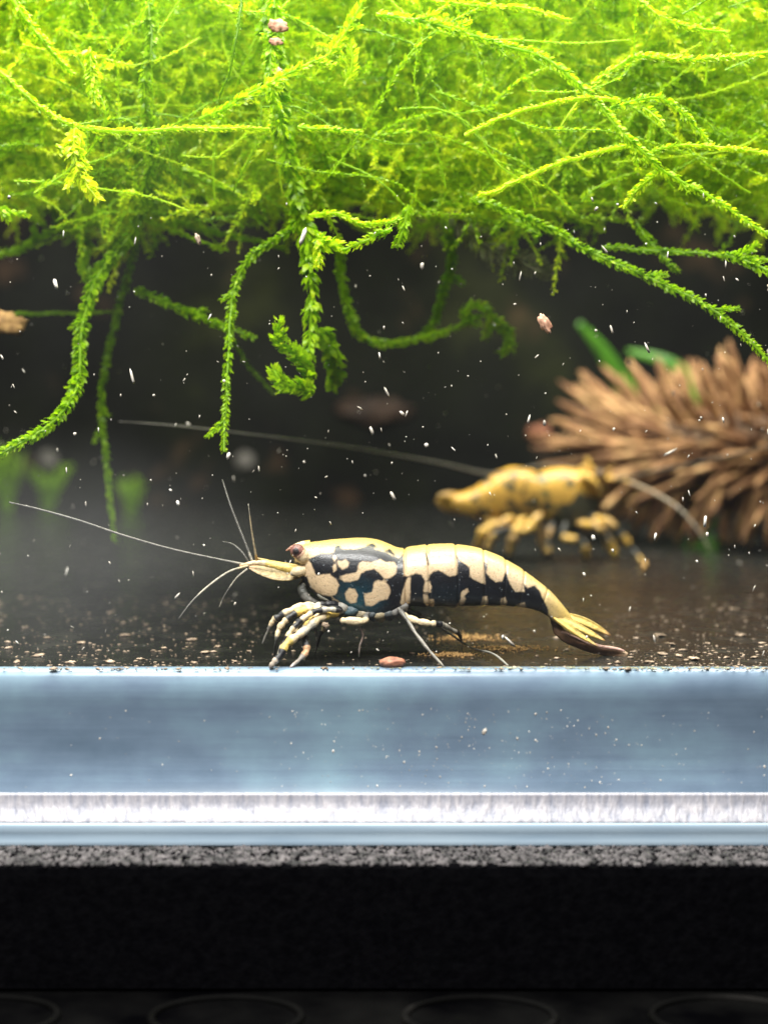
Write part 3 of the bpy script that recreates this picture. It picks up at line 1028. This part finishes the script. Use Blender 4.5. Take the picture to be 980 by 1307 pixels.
obj('body', V, Fc, M_BODY, sh, attrs={'sd': np.clip(sd, -30, 30), 'dors': dors, 'teal': teal})

# eyes on short stalks
for s_ in (-1, 1):
    c = W(379.5, 703.5, SD + s_ * 1.55)
    st_o = limb('eye_stalk', [(393, 716, SD + s_ * .9), (387, 711, SD + s_ * 1.35), (381, 705, SD + s_ * 1.55)], sh, [CREAM, CREAM, (.55, .34, .22)], [.4, .5, .47])
    def ec(v, s_=s_):
        g = v @ np.array([-0.15, s_ * 0.97, 0.05])
        base = np.where(g[:, None] > 0.86, np.array([[.02, .012, .012]]), np.array([[.24, .105, .085]]))
        return base * (1 + 0.3 * np.sin(v[:, 2:3] * 5))
    ball('eye', c, 0.50, M_LEG, st_o, ec, 3)
limb('rostrum', [(396, 695, SD), (384, 696, SD), (373, 699, SD), (365, 703, SD)], sh, [YEL, CREAM, (.5, .25, .18), (.5, .25, .18)], [.32, .26, .15, .04])

# head appendages
for s_ in (-1, 1):
    d = SD + s_ * 0.8
    blade('antenna_scale', (390, 731, d), (318, 724, d + s_ * .2), .62, .16, sh, (.62, .47, .22), (.62, .40, .22), roll=0.5 * s_, bend=0.18)
    blade('antenna_scale', (385, 724, d), (326, 712, d), .30, .14, sh, YEL, (.70, .45, .2), bend=0.22)
    limb('antenna_base', [(388, 730, d), (372, 727, d), (350, 722, d), (330, 718, d), (306, 722, d)], sh, [CREAM, YEL, YEL, CREAM, (.7, .45, .25)], [.34, .32, .28, .2, .07], lumpy=.2)
limb('mouthpart', [(388, 728, SD - 1.2), (378, 730, SD - 1.4), (371, 733, SD - 1.4)], sh, [CREAM, CREAM, PALE], [.42, .36, .12])
blade('mouthpart', (386, 734, SD - .9), (340, 732, SD - .9), .42, .12, sh, (.30, .29, .16), (.42, .33, .18), bend=-0.3)
limb('mouthpart', [(392, 742, SD - .6), (386, 752, SD - .8), (392, 764, SD - 1), (408, 772, SD - 1)], sh, [GREY, (.07, .07, .06), GREY, GREY], [.4, .36, .3, .2])
blade('mouthpart', (405, 758, SD - 1.6), (434, 768, SD - 1.6), .34, .12, sh, (.25, .24, .19), (.38, .36, .3))

ANT = [
    ('antennule', [(328, 716, SD - .8), (325, 700, SD - 1.2), (321, 675, SD - 1.6), (317, 643, SD - 2)], [(.75, .45, .12), CREAM, CREAM, PALE], [.14, .09, .07, .03]),
    ('antennule', [(322, 716, SD + .8), (314, 695, SD + 1), (300, 660, SD + 1.6), (292, 638, SD + 2), (284, 612, SD + 3)], [PALE, GREY, GREY, GREY, GREY], [.14, .11, .1, .08, .04]),
    ('antennule', [(318, 718, SD + .9), (310, 706, SD + 1), (298, 695, SD + 1.5), (284, 691, SD + 2)], [GREY] * 4, [.1, .1, .08, .04]),
    ('antennule', [(318, 722, SD - .8), (292, 730, SD - 2), (265, 749, SD - 3), (245, 768, SD - 4), (228, 790, SD - 4.6)], [CREAM, PALE, PALE, GREY, GREY], [.14, .11, .10, .08, .04]),
    ('antennule', [(316, 726, SD + .4), (302, 738, SD + .2), (288, 758, SD), (280, 775, SD)], [PALE, PALE, GREY, PALE], [.1, .08, .07, .05]),
    ('antenna', [(320, 722, SD - .6), (280, 714, SD - 1), (220, 701, SD - 2), (160, 684, SD - 3), (100, 664, SD - 4), (50, 650, SD - 4.6), (12, 641, SD - 5)], [PALE, (.3, .28, .25), (.3, .28, .25), (.3, .28, .25), (.25, .24, .22), (.2, .19, .17), GREY], [.13, .10, .10, .10, .10, .09, .05]),
]
for nm, pts, cols, radii in ANT:
    limb(nm, pts, sh, [tuple(k * .7 for k in c_) for c_ in cols], [r * .75 for r in radii], sides=6)


def on_floor(px, d):
    return (px, 560 + CAM_H * F / (CAM_D + d) - 1.0, d)


DK = (.045, .043, .038)
LEGS = [
    # front walking legs on the near side
    ([(432, 772, 5.2), (415, 772, 4.6), (402, 774, 4.2), (388, 773, 3.8), (372, 779, 3.4), (356, 787, 3.2), (349, 792, 3.2), (342, 805, 3.2), (335, 822, 3.2)], [BLACK, BLACK, PALE, CREAM, CREAM, BLACK, CREAM, GREY, GREY], [.35, .36, .34, .34, .33, .32, .26, .12, .1]),
    ([(436, 778, 5), (418, 778, 4.2), (400, 777, 3.8), (385, 780, 3.4), (372, 786, 3), (362, 795, 2.8), (356, 804, 2.7), (352, 820, 2.6), on_floor(350, 4.4)], [BLACK, DK, CREAM, YEL, BLACK, CREAM, CREAM, GREY, GREY], [.35, .34, .36, .36, .28, .3, .26, .12, .08]),
    ([(438, 782, 5), (422, 784, 4), (406, 790, 3.2), (394, 801, 2.6), (379, 812, 2.0), (366, 822, 1.5), (358, 836, 1.0), (349, 846, .7), on_floor(345, .75)], [DK, YEL, CREAM, PALE, CREAM, YEL, BLACK, (.6, .5, .4), (.6, .42, .35)], [.3, .36, .42, .36, .38, .36, .3, .26, .16]),
    ([(440, 780, 5.4), (424, 780, 4.6), (408, 785, 4), (396, 794, 3.4), (388, 806, 3), (390, 818, 2.6), (391, 831, 2.2), (382, 842, 1.6), on_floor(370, 1.0)], [DK, CREAM, CREAM, YEL, PALE, BLACK, (.62, .36, .2), (.3, .26, .22), (.5, .42, .38)], [.3, .38, .42, .34, .3, .3, .33, .2, .1]),
    ([(430, 776, 6), (412, 778, 5.4), (399, 784, 5), (399, 796, 4.8), (403, 806, 4.6), (404, 818, 4.6)], [DK, BLACK, YEL, CREAM, GREY, PALE], [.3, .34, .36, .26, .2, .06]),
    ([(425, 778, 8), (405, 783, 8.4), (385, 793, 8.6), (376, 803, 8.8), (372, 815, 9), on_floor(369, 9.4)], [DK, BLACK, CREAM, (.35, .27, .25), DK, GREY], [.32, .32, .34, .36, .24, .08]),
    ([(434, 776, 6.4), (414, 775, 6), (396, 782, 5.6), (384, 790, 5.4), (377, 800, 5.2), (380, 812, 5), (384, 824, 5), on_floor(386, 5.4)], [DK, BLACK, PALE, BLACK, CREAM, BLACK, GREY, GREY], [.26, .3, .3, .26, .26, .2, .14, .06]),
    ([(438, 778, 7), (420, 783, 6.8), (410, 790, 6.6), (414, 800, 6.4), (408, 812, 6.2), on_floor(402, 7)], [DK, PALE, BLACK, CREAM, DK, GREY], [.26, .28, .26, .22, .16, .06]),
    ([(436, 780, 3.9), (420, 778, 3.4), (404, 780, 3), (392, 786, 2.6), (380, 796, 2.3), (371, 806, 2.0), (364, 818, 1.8), (357, 830, 1.6), on_floor(353, 1.8)], [BLACK, PALE, BLACK, CREAM, BLACK, CREAM, BLACK, PALE, GREY], [.2, .26, .26, .26, .24, .24, .2, .14, .06]),
    # middle legs
    ([(480, 776, 5.6), (468, 785, 4.8), (464, 793, 4.4), (440, 792.5, 4.0), (436, 792.5, 4.0)], [DK, GREY, CREAM, CREAM, CREAM], [.3, .25, .36, .36, .16]),
    ([(452, 788, 4.4), (457, 795, 4.4), (460, 802, 4.6), (463, 812, 4.8), (459, 825, 4.9), on_floor(458, 5.2)], [DK, PALE, (.5, .36, .3), (.5, .36, .3), (.5, .4, .35), GREY], [.2, .12, .10, .10, .08, .05]),
    # rear legs
    ([(503, 772, 5.4), (512, 782, 5), (520, 788, 4.6), (534, 793.5, 4.2), (549, 796, 4.2), (558, 796, 4.4), (566, 798, 4.8), (575, 803, 5.6), (585, 809, 7.2), on_floor(590, 13.5)], [GREY, GREY, CREAM, CREAM, CREAM, BLACK, PALE, PALE, BLACK, (.55, .38, .2)], [.26, .26, .32, .34, .30, .28, .26, .2, .2, .05]),
    ([(508, 776, 4.6), (520, 792, 4.0), (530, 808, 3.2), (548, 831, 2.2), on_floor(566, 1.5)], [GREY, GREY, (.22, .20, .17), (.22, .20, .17), (.3, .27, .22)], [.2, .18, .17, .15, .1]),
    ([(510, 774, 8.4), (528, 780, 8.6), (542, 788, 9), (549, 790, 9.2)], [GREY, GREY, PALE, PALE], [.2, .16, .15, .1]),
    ([(508, 776, 8.6), (560, 800, 9.5), (600, 826, 8), (628, 834, 4), on_floor(648, 2.0)], [DK, DK, DK, (.3, .29, .25), (.36, .35, .3)], [.14, .1, .08, .1, .08]),
]
for pts, cols, radii in LEGS:
    limb('leg', pts, sh, cols, [r * .74 for r in radii], lumpy=0.45)
# soft gill and belly fringe
for (px, py, r, c) in [(436, 778, .5, (.30, .28, .24)), (448, 782, .55, (.05, .09, .11)), (462, 786, .5, (.30, .25, .16)), (474, 785, .5, (.12, .14, .15)), (484, 786, .55, (.40, .33, .2)), (495, 784, .55, (.10, .11, .11)), (505, 782, .6, (.2, .19, .17)), (512, 776, .5, (.26, .25, .23))]:
    limb('belly_fringe', [(px - 3, py - 12, SD - 1.4), (px, py - 4, SD - 1.9), (px + 2, py + 3, SD - 1.8), (px + 3, py + 8, SD - 1.6)], sh, [c, c, tuple(k * 1.4 for k in c), c], [r * .7, r, r * .7, r * .15], flat=.6, lumpy=.3)
# swimmerets folded under the abdomen
for i, px in enumerate((524, 552, 584, 612, 638)):
    for s_ in (-1, 1):
        blade('swimmeret', (px, 766, SD + s_ * 1.0), (px + 26, 773.5 - i * .4, SD + s_ * 1.1), .22, .1, sh, (.15, .14, .10) if i == 0 else (.05, .048, .04), (.2, .19, .15), roll=0.3 * s_)
# tail fan
blade('telson', (716, 784, SD), (779, 811, SD - .3), .34, .16, sh, YEL, (.66, .36, .16), bend=0.12)
blade('uropod', (708, 786, SD - .6), (772, 818, SD - 1.0), .28, .12, sh, YEL, (.70, .42, .16), roll=.25)
blade('uropod', (706, 788, SD - .9), (763, 825, SD - 1.4), .22, .10, sh, (.74, .52, .12), (.66, .42, .2), roll=.3, bend=-.05)
blade('uropod', (712, 783, SD + .7), (770, 806, SD + 1.2), .3, .12, sh, YEL, (.6, .36, .2), roll=-.3)
brown_strip = limb('uropod', [(707, 786, SD + .2), (710, 798, SD + .2), (716, 809, SD + .1), (736, 820, SD), (762, 829, SD - .1), (784, 832, SD - .2), (800, 837, SD - .5)], sh, [BROWN, BROWN, BROWN, (.24, .12, .065), (.27, .14, .08), (.34, .20, .12), (.42, .29, .18)], [.28, .34, .36, .36, .34, .36, .22], flat=.5, lumpy=.15)  # reddish brown strip hanging below the tail blades
brown_strip['label'] = 'reddish brown strip drooping below the tail fan'
limb('brown_strip_rim', [(716, 806, SD - .5), (736, 815, SD - .6), (762, 824, SD - .6), (785, 828, SD - .6), (797, 831, SD - .7)], brown_strip, [(.5, .3, .24)] * 5, [.08, .1, .12, .12, .06])

# ---- orange shrimp beside the cone
BD = 92.0
s2 = empty('shrimp', (W(680, 700, BD)[0], BD, 0))
tag(s2, 'orange yellow shrimp with dark lower head, standing in front of the brown spiky cone', 'shrimp')
stn2 = [(574, 630, 576, 652, 1.0), (590, 629, 598, 659, 1.6), (606, 622, 616, 663, 2.0), (619, 613, 632, 664, 2.2), (634, 603, 646, 666, 2.4), (650, 597, 659, 667, 2.5), (668, 597, 672, 666, 2.6), (685, 602, 688, 664, 2.55),
        (700, 598.5, 701, 670, 2.6), (718, 597, 716, 677, 2.6), (735, 599, 733, 680, 2.4), (750, 603, 750, 672, 2.0), (762, 607, 763, 650, 1.4), (772, 611, 772, 628, .7)]
V, Fc, UV, ANG = body_mesh(stn2, BD, [612, 628, 645, 664, 686], sides=48, per=12)
dark = [[(716, 648), (735, 630), (756, 632), (770, 640), (772, 668), (745, 690), (705, 690), (694, 672), (700, 660)], [(684, 600), (690, 604), (700, 612), (690, 618), (683, 612)], [(706, 606), (722, 601), (726, 606), (712, 611)], [(664, 640), (670, 636), (674, 645), (667, 648)], [(640, 655), (660, 650), (690, 655), (690, 680), (640, 680)]]
sd = np.min([-poly_sd(p, UV) for p in dark], axis=0)
for k in range(60):
    cx_, cy_ = rng.uniform(600, 770), 606 + 60 * rng.uniform(0, 1) ** .7
    r_ = rng.uniform(2.5, 6.5)
    sd = np.minimum(sd, (np.hypot((UV[:, 0] - cx_) * rng.uniform(.6, 1.4), UV[:, 1] - cy_) - r_))
dors = np.clip((ANG - 0.2) / 0.5, 0, 1)
teal = np.clip(1.2 - np.hypot((UV[:, 0] - 698), UV[:, 1] - 612) / 26, 0, 1)
obj('body', V, Fc, M_BODY2, s2, attrs={'sd': np.clip(sd, -30, 30), 'dors': dors, 'teal': teal})
OR, OR2, OD = (.70, .42, .08), (.62, .38, .12), (.025, .025, .022)
for (dy, dd, dx) in ((-7, -1.2, 0), (0, 0, -3), (6, 1.2, 3), (12, -.6, 16)):
    blade('tail_blade', (588, 644, BD), (560 + dx, 640 + dy, BD + dd), 1.1, .35, s2, (.62, .34, .05), (.62, .36, .08))
for s_ in (-1, 1):
    ball('eye', W(764, 606, BD + s_ * 1.5), .75, M_LEG, s2, lambda v: np.tile(np.array([[.10, .06, .03]]), (len(v), 1)), 2)
blade('antenna_scale', (755, 606, BD - .5), (783, 612, BD - .5), .7, .3, s2, OR, (.7, .45, .2))
limb('rostrum', [(740, 600, BD), (760, 603, BD), (780, 607, BD)], s2, [OR] * 3, [.6, .4, .08])
limb('antennule', [(758, 604, BD - 1), (751, 594, BD - 1), (748, 584, BD - 1)], s2, [OR, OR, OR], [.4, .36, .2])
limb('antennule', [(770, 608, BD - 1), (778, 600, BD - 1.5), (782, 594, BD - 2)], s2, [OR2] * 3, [.3, .2, .1])
limb('antenna', [(772, 610, BD - 1), (790, 612, BD - 4), (815, 620, BD - 8), (845, 635, BD - 12), (872, 655, BD - 14), (895, 684, BD - 15), (912, 718, BD - 15), (919, 740, BD - 15)], s2, [OR, OR2, (.5, .38, .26), (.5, .4, .3), (.46, .38, .3), (.4, .34, .28), GREY, GREY], [.30, .22, .18, .16, .15, .13, .1, .05])
limb('antenna', [(772, 612, BD - 1), (800, 610, BD - 8), (840, 600, BD - 16), (900, 588, BD - 24), (985, 570, BD - 32)], s2, [OR2, GREY, GREY, GREY, GREY], [.25, .16, .14, .12, .08])
limb('antenna', [(760, 606, BD + 2), (700, 594, BD + 1), (632, 605, BD - 10), (560, 591, BD - 25), (460, 573, BD - 40), (380, 562, BD - 50), (300, 552, BD - 58), (220, 543, BD - 63), (152, 538, BD - 66)], s2, [GREY, GREY] + [(.3, .28, .24)] * 6 + [GREY], [.14, .14, .14, .13, .12, .11, .09, .07, .04])
fl2 = lambda px, d: (px, 560 + CAM_H * F / (CAM_D + d) - .6, d)
for pts, cols in [
    ([(655, 660, 90), (640, 668, 89), (622, 674, 88), (612, 688, 88), fl2(606, 90)], [OR, OR2, OR, OR, OD]),
    ([(670, 660, 90), (660, 672, 89), (656, 684, 88), (652, 696, 88), fl2(648, 88)], [OR, OR, OR2, OR2, GREY]),
    ([(690, 656, 89), (678, 668, 88), (668, 678, 87), (640, 676, 87), (626, 690, 87), fl2(618, 88)], [OR2, OR, OR, OD, OR2, OD]),
    ([(705, 668, 89), (701, 680, 88), (699, 690, 88), (698, 700, 88), (700, 709, 88), fl2(701, 89)], [OD, (.5, .3, .12), OD, OR2, OD, OD]),
    ([(722, 668, 89), (718, 682, 88), (724, 688, 87), (742, 690, 87), (747, 704, 87), fl2(747, 88)], [OD, OD, OR, OD, OR, GREY]),
    ([(738, 668, 89), (750, 670, 88), (762, 672, 87), (772, 684, 87), (781, 698, 87), fl2(786, 87)], [OR2, OR, OR2, OD, OR, OR2]),
    ([(752, 660, 89), (766, 664, 88), (779, 668, 87), (788, 678, 87), (797, 689, 87), (806, 700, 87), fl2(822, 85)], [OD, OR, OR2, OD, OR, OD, OR]),
    ([(748, 655, 95), (762, 668, 96), (770, 676, 96), (774, 690, 96), fl2(778, 96)], [OR2, OR, OD, OR2, GREY]),
    ([(690, 655, 95), (684, 668, 96), (690, 682, 96), fl2(692, 96)], [OR2, OD, OR2, GREY]),
]:
    rr = [.5] + [(.62 if c in (OR, OR2) else .36) for c in cols[1:-1]] + [.16]
    limb('leg', pts, s2, cols, [r * .82 for r in rr], lumpy=.6)

for i, px in enumerate((622, 634, 646, 658, 670, 680)):
    for s_ in (-1, 1):
        blade('swimmeret', (px, 656, BD + s_ * 1.6), (px + 6, 676 + (i % 2) * 3, BD + s_ * 1.8), .55, .3, s2, (.55, .33, .08), (.3, .2, .08))
limb('head_plate', [(742, 606, BD - 2.1), (752, 612, BD - 2.2), (760, 622, BD - 2.0), (764, 634, BD - 1.6)], s2, [OR, OR, OR2, OR2], [.5, .7, .6, .3])

# ------------------------------------------------------------------ spiky cone
cone = empty('spiky_cone', (34, 105, 0))
tag(cone, 'brown spiky seed cone lying on the tank floor behind the orange shrimp', 'seed cone')
A0, A1 = np.array([34.5, 126.0, 13.4]), np.array([68.0, 88.0, 13.4])
axis = (A1 - A0) / np.linalg.norm(A1 - A0)
L = np.linalg.norm(A1 - A0)
side = np.cross(axis, [0, 0, 1.0]); side /= np.linalg.norm(side)
if side[1] > 0: side = -side
up = np.cross(side, axis)
if up[2] < 0: up = -up
t = np.linspace(-0.06, 1.06, 24)
rr = 5.4 * np.sqrt(np.clip(1 - ((t - .5) / .57) ** 2, 0.01, 1)) ** 0.7
P = A0 + t[:, None] * (A1 - A0)
v, f = tube(P, rr, 20)
obj('core', v, f, M_CORE, cone)
spine_meshes = []
for k in range(8):
    z = np.linspace(0, 1, 7)
    bend = rng.normal(0, 0.05, 2)
    Pz = np.stack([bend[0] * z ** 2 * 8, bend[1] * z ** 2 * 8, z * 8.0], -1)
    Rz = np.array([.60, .54, .48, .47, .54, .48, .14]) * (1 + rng.normal(0, .1, 7))
    a = np.linspace(0, 2 * np.pi, 6, endpoint=False)
    Vv = (Pz[:, None] + Rz[:, None, None] * np.stack([np.cos(a), np.sin(a), 0 * a], -1)[None]).reshape(-1, 3)
    Ff = [(i * 6 + j, i * 6 + (j + 1) % 6, (i + 1) * 6 + (j + 1) % 6, (i + 1) * 6 + j) for i in range(6) for j in range(6)] + [tuple(36 + j for j in range(6))]
    spine_meshes.append((Vv, Ff, make_mesh('spine', Vv, Ff, M_CONE)))
N_SP = 440
spots = []
gold = math.pi * (3 - 5 ** .5)
for i in range(N_SP):
    u = (i + .5) / N_SP
    th = i * gold
    tt = -0.03 + u * 1.06
    r0 = 5.4 * max(0.05, 1 - ((tt - .5) / .57) ** 2) ** 0.35
    radial = math.cos(th) * up + math.sin(th) * side
    lean = -1.15 * max(0, 0.42 - tt) / .42 + 0.9 * max(0, tt - .8) / .2
    lean += rng.normal(0, .2)
    dirv = radial + lean * axis + rng.normal(0, .16, 3)
    dirv /= np.linalg.norm(dirv)
    base = A0 + tt * (A1 - A0) + radial * (r0 * .85)
    ln = rng.uniform(.8, 1.4) * (1.15 if tt < .2 else 1.0)
    tipz = base[2] + dirv[2] * 8 * ln
    if tipz < 0.3:
        ln = max(.35, (base[2] - 0.3) / (-dirv[2] * 8 + 1e-6))
    spots.append((base, dirv, ln, th, radial @ side + 0.4 * radial[2]))
order = sorted(range(N_SP), key=lambda i: -spots[i][4])
rest = []
vn = 0
rv, rf = [], []
for rank, i in enumerate(order):
    base, dirv, ln, th, _ = spots[i]
    q = Vector(dirv).to_track_quat('Z', 'Y')
    k = i % 8
    if rank < 295:
        o = bpy.data.objects.new('spine', spine_meshes[k][2])
        C.objects.link(o)
        o.parent = cone
        o.location = Vector(base - np.array(cone['_o'])) * MM
        o.rotation_euler = q.to_euler()
        o.scale = (1.0, 1.0, ln)
    else:
        Rm = np.array(q.to_matrix())
        vv = (spine_meshes[k][0] * np.array([1, 1, ln])) @ Rm.T + base
        rv.append(vv)
        rf += [tuple(x + vn for x in ff) for ff in spine_meshes[k][1]]
        vn += len(vv)
o = obj('spine_mass', np.concatenate(rv), rf, M_CONE, cone)
o['kind'] = 'stuff'

# green blades behind the cone
gp = empty('grass_plant', (W(905, 676, 150)[0], 150, 0))
tag(gp, 'green ribbon leaved water plant growing behind the spiky cone', 'plant')
for pts, w in [([(905, 676, 150), (850, 560, 150), (795, 490, 148), (768, 448, 146), (738, 412, 144)], 1.5), ([(905, 676, 152), (905, 560, 152), (880, 490, 152), (850, 462, 152), (800, 448, 154)], 1.2)]:
    q = crom([W(*p) for p in pts], 8)
    v, f = tube(q, w * np.sin(np.linspace(.5, 2.9, len(q))) + .1, 8, .25)
    obj('leaf', v, f, M_LEAF, gp)

# ------------------------------------------------------------------ pellet, flakes, detritus
def flake(name, c, size, mat, label, cat, group=None, rot=(0, 0, 0), sub=2, rough=.12):
    v, f = ico2(sub)
    g = 1 + rough * (np.sin(v @ np.array([3.1, 2.2, 1.3]) * 1.7 + c[0]) + np.sin(v @ np.array([-2.0, 3.3, 2.6]) * 2.3 + c[0] * 2)) + rng.normal(0, rough * .35, len(v))
    V = v * g[:, None] * np.array(size)
    R_ = np.array(Matrix.Rotation(rot[2], 3, 'Z') @ Matrix.Rotation(rot[1], 3, 'Y') @ Matrix.Rotation(rot[0], 3, 'X'))
    V = V @ R_.T
    V = V - np.array([0, 0, V[:, 2].min()]) * 0 + np.array(c)
    o = obj(name, V, f, mat)
    return tag(o, label, cat, group)


c = W(501, 849, 1.2); c[2] = .36
flake('food_pellet', c, (.86, .45, .37), M_PELLET, 'reddish brown oval food pellet on the floor against the front glass', 'pellet', rough=.03, sub=3)
c = W(405, 795, 2.6)
c[2] = CAM_H - (797 - 560) * (100 + 2.6) / F
for (px, py, d, sx, sz, ang, mat, lab) in [
    (695, 413, 3, .32, .62, -.5, M_PINK, 'pink oblong flake drifting in open dark water below the moss'),
    (355, 33, 9, .66, .40, .2, M_PINK, 'larger pink fleck caught in the top of the moss'),
    (352, 53, 9, .45, .25, .1, M_PINK, 'smaller pink fleck in the moss just below a larger one'),
    (354, 92, 9, .34, .3, .1, M_PINK, 'dull pink fleck beside the thick upright moss stem'),
    (8, 413, 28, 1.7, .9, .05, M_ORANGE, 'tan ragged scrap caught on a thin moss strand'),
    (253, 305, 2, .16, .36, -.4, M_TAN, 'pale elongated fleck against the dark water beside the moss strands'),
    (415, 798, 2.4, .22, .18, .2, M_TAN, 'round tan crumb beside the front legs of the marbled shrimp'),
    (618, 934, -5.05, .12, .18, .5, M_WHITE, 'white dust fleck stuck on the pale blue glass edge'),
    (822, 722, 30, .3, .5, .3, M_ORANGE, 'yellow crumb drifting below the orange shrimp'),
]:
    flake('flake', W(px, py, d), (sx, min(sx, sz) * .5, sz), mat, lab, 'flake', rot=(0, ang, 0), rough=.2)
for px, py, sx in [(475, 525, 9.0)]:
    flake('leaf_scrap', W(px, py, TANK_D - 1), (sx * .8, 1.2, 2.6), M_SCRAP, 'reddish brown leaf scrap stuck to the dark back panel', 'leaf', rough=.25)
for px, py in [(62, 586), (313, 588)]:
    flake('pale_spot', W(px, py, TANK_D - .6), (2.2, .8, 2.0), M_SCRAP2, 'pale round spot on the back panel just above the moss tufts' if px < 200 else 'pale round spot on the back panel beside the tip of a hanging moss strand', 'growth', 'pale spots on the back panel')
c = W(688, 555, 128)
flake('cone_bud', c, (1.9, 1.2, 1.5), M_BUD, 'red brown blurred bud at the blunt end of the spiky cone', 'bud')

# orange crumbs stand in for the marbled shrimp's reflection in the floor
for i, (px, py, sx, sy, sz, lab) in enumerate([(600, 815, 1.9, 2.0, .30, 'orange brown crumbs standing in for the floor reflection under the abdomen of the marbled shrimp'), (650, 828, 1.9, 1.3, .2, 'thin orange crumbs standing in for the floor reflection under the tail of the marbled shrimp'), (577, 836, 1.2, .9, .2, 'small orange crumbs standing in for the floor reflection beside the thin grey shrimp leg')]):
    d = floor_depth(py)
    base = W(px, py, d)
    n = 420
    g = rng.normal(0, .62, (n, 2))
    r2 = (g ** 2).sum(1)
    cc = np.stack([base[0] + g[:, 0] * sx, np.maximum(.7, base[1] + g[:, 1] * sy), rng.uniform(0, 1, n) * sz * .4 * np.exp(-r2 * 2) + .03], -1)
    v, f = lumps(cc, np.clip(rng.lognormal(-3.0, .5, (n, 1)), .02, .14) * rng.uniform(.5, 1.3, (n, 3)), rot_rand(n), .35)
    o = obj('painted_reflection', v, f, M_ORANGE, None, smooth=False)
    tag(o, lab, 'mulm', None, 'stuff')

# larger flakes lying on the floor
spots = [(50, 838), (22, 846), (140, 846), (105, 822), (60, 815), (300, 845), (262, 834), (210, 828), (180, 842), (245, 818), (278, 826), (90, 847), (845, 836), (866, 838), (885, 842), (902, 822), (923, 829), (945, 812), (962, 840), (972, 822), (842, 812), (895, 788), (918, 780), (936, 779), (970, 762), (12, 828), (318, 832), (160, 812), (855, 823), (828, 846)]
for px, py in spots:
    d = max(.6, floor_depth(py))
    c = W(px, py, d)
    s_ = rng.uniform(.25, .5)
    c[2] = s_ * .22
    flake('debris_flake', c, (s_, s_ * .7, s_ * .25), M_TAN, 'pale tan debris flake on the dark floor ahead of the marbled shrimp head' if px < 400 else 'pale tan debris flake on the dark floor behind the marbled shrimp tail', 'debris', 'debris flakes ahead of the marbled shrimp' if px < 400 else 'debris flakes behind the marbled shrimp', rot=(0, 0, rng.uniform(0, 3)), sub=1, rough=.2)
n = 1500
d = 0.5 + 46 * rng.uniform(0, 1, n) ** 2.3
hx = (CAM_D + d) / F
px = np.where(rng.uniform(size=n) < .42, rng.uniform(-20, 330, n), np.where(rng.uniform(size=n) < .72, rng.uniform(770, 1000, n), rng.uniform(330, 770, n)))
s_ = np.clip(rng.lognormal(-2.85, .5, n), .025, .2)
cc = np.stack([(px - 490) * hx, d, s_ * .3], -1)
v, f = lumps(cc, np.stack([s_ * rng.uniform(.9, 1.9, n), s_, s_ * .5], -1), rotz(rng.normal(0, .5, n)), .3)
o = obj('floor_detritus', v, f, M_TAN, None, smooth=False)
tag(o, 'fine pale specks of detritus scattered over the dark tank floor', 'detritus', None, 'stuff')

# greenish growth along the seam
n = 1500
x = rng.uniform(-4, 27, n)
x = x[rng.uniform(size=n) < np.clip((x + 4) / 12, 0, 1) * (.45 + .45 * np.sin(x * .9) * np.sin(x * 2.3 + 1))]
n = len(x)
cc = np.stack([x, rng.uniform(.5, 1.3, n), np.full(n, .06)], -1)
v, f = lumps(cc, np.clip(rng.lognormal(-3.5, .5, (n, 1)), .015, .08) * rng.uniform(.6, 1.2, (n, 3)) * np.array([2.6, 1, .6]), rotz(rng.normal(0, .3, n)), .3)
o = obj('seam_algae', v, f, M_ALGAE, None, smooth=False)
tag(o, 'thin olive algae line along the bottom seam of the front glass', 'algae', None, 'stuff')

# specks in the water and on the glass
n = 720
d = np.where(rng.uniform(size=n) < .62, rng.uniform(.15, 6, n), rng.uniform(6, 60, n))
px, py = rng.uniform(-10, 990, n), 250 + 600 * rng.uniform(0, 1, n)
k = (CAM_D + d) / F
cc = np.stack([(px - 490) * k, d, CAM_H - (py - 560) * k], -1)
keep = cc[:, 2] > .4
cc = cc[keep]; n = len(cc)
s_ = np.clip(rng.lognormal(-3.15, .7, n), .012, .2)
lng = 1 + 5 * rng.uniform(0, 1, n) ** 3
R_ = rot_rand(n)
tilt = rng.normal(0, .5, n)
cN, sN, z0, o1 = np.cos(tilt), np.sin(tilt), np.zeros(n), np.ones(n)
R_ = np.stack([np.stack([cN, z0, sN], -1), np.stack([z0, o1, z0], -1), np.stack([-sN, z0, cN], -1)], 1)
v, f = lumps(cc, np.stack([s_ * .7, s_ * .6, s_ * .7 * lng], -1), R_, .3)
o = obj('suspended_specks', v, f, M_WHITE, None, smooth=False)
tag(o, 'tiny pale specks floating in the aquarium water', 'particles', None, 'stuff')

# dust on the outside of the glass edge
n = 330
x = np.concatenate([rng.normal(6, 7, 230), rng.uniform(-25, 25, 100)])
cc = np.stack([x, np.full(n, -5.01), rng.uniform(-6.6, -1.6, n)], -1)
s_ = np.clip(rng.lognormal(-3.6, .45, n), .015, .07)
v, f = lumps(cc, np.stack([s_, s_ * .4, s_ * rng.uniform(.8, 1.6, n)], -1), rotz(np.zeros(n)), .3)
o = obj('glass_dust', v, f, M_WHITE, None, smooth=False)
tag(o, 'tiny white dust specks on the front glass over the blue edge', 'dust', None, 'stuff')

for o in scene.objects:
    if '_o' in o:
        del o['_o']
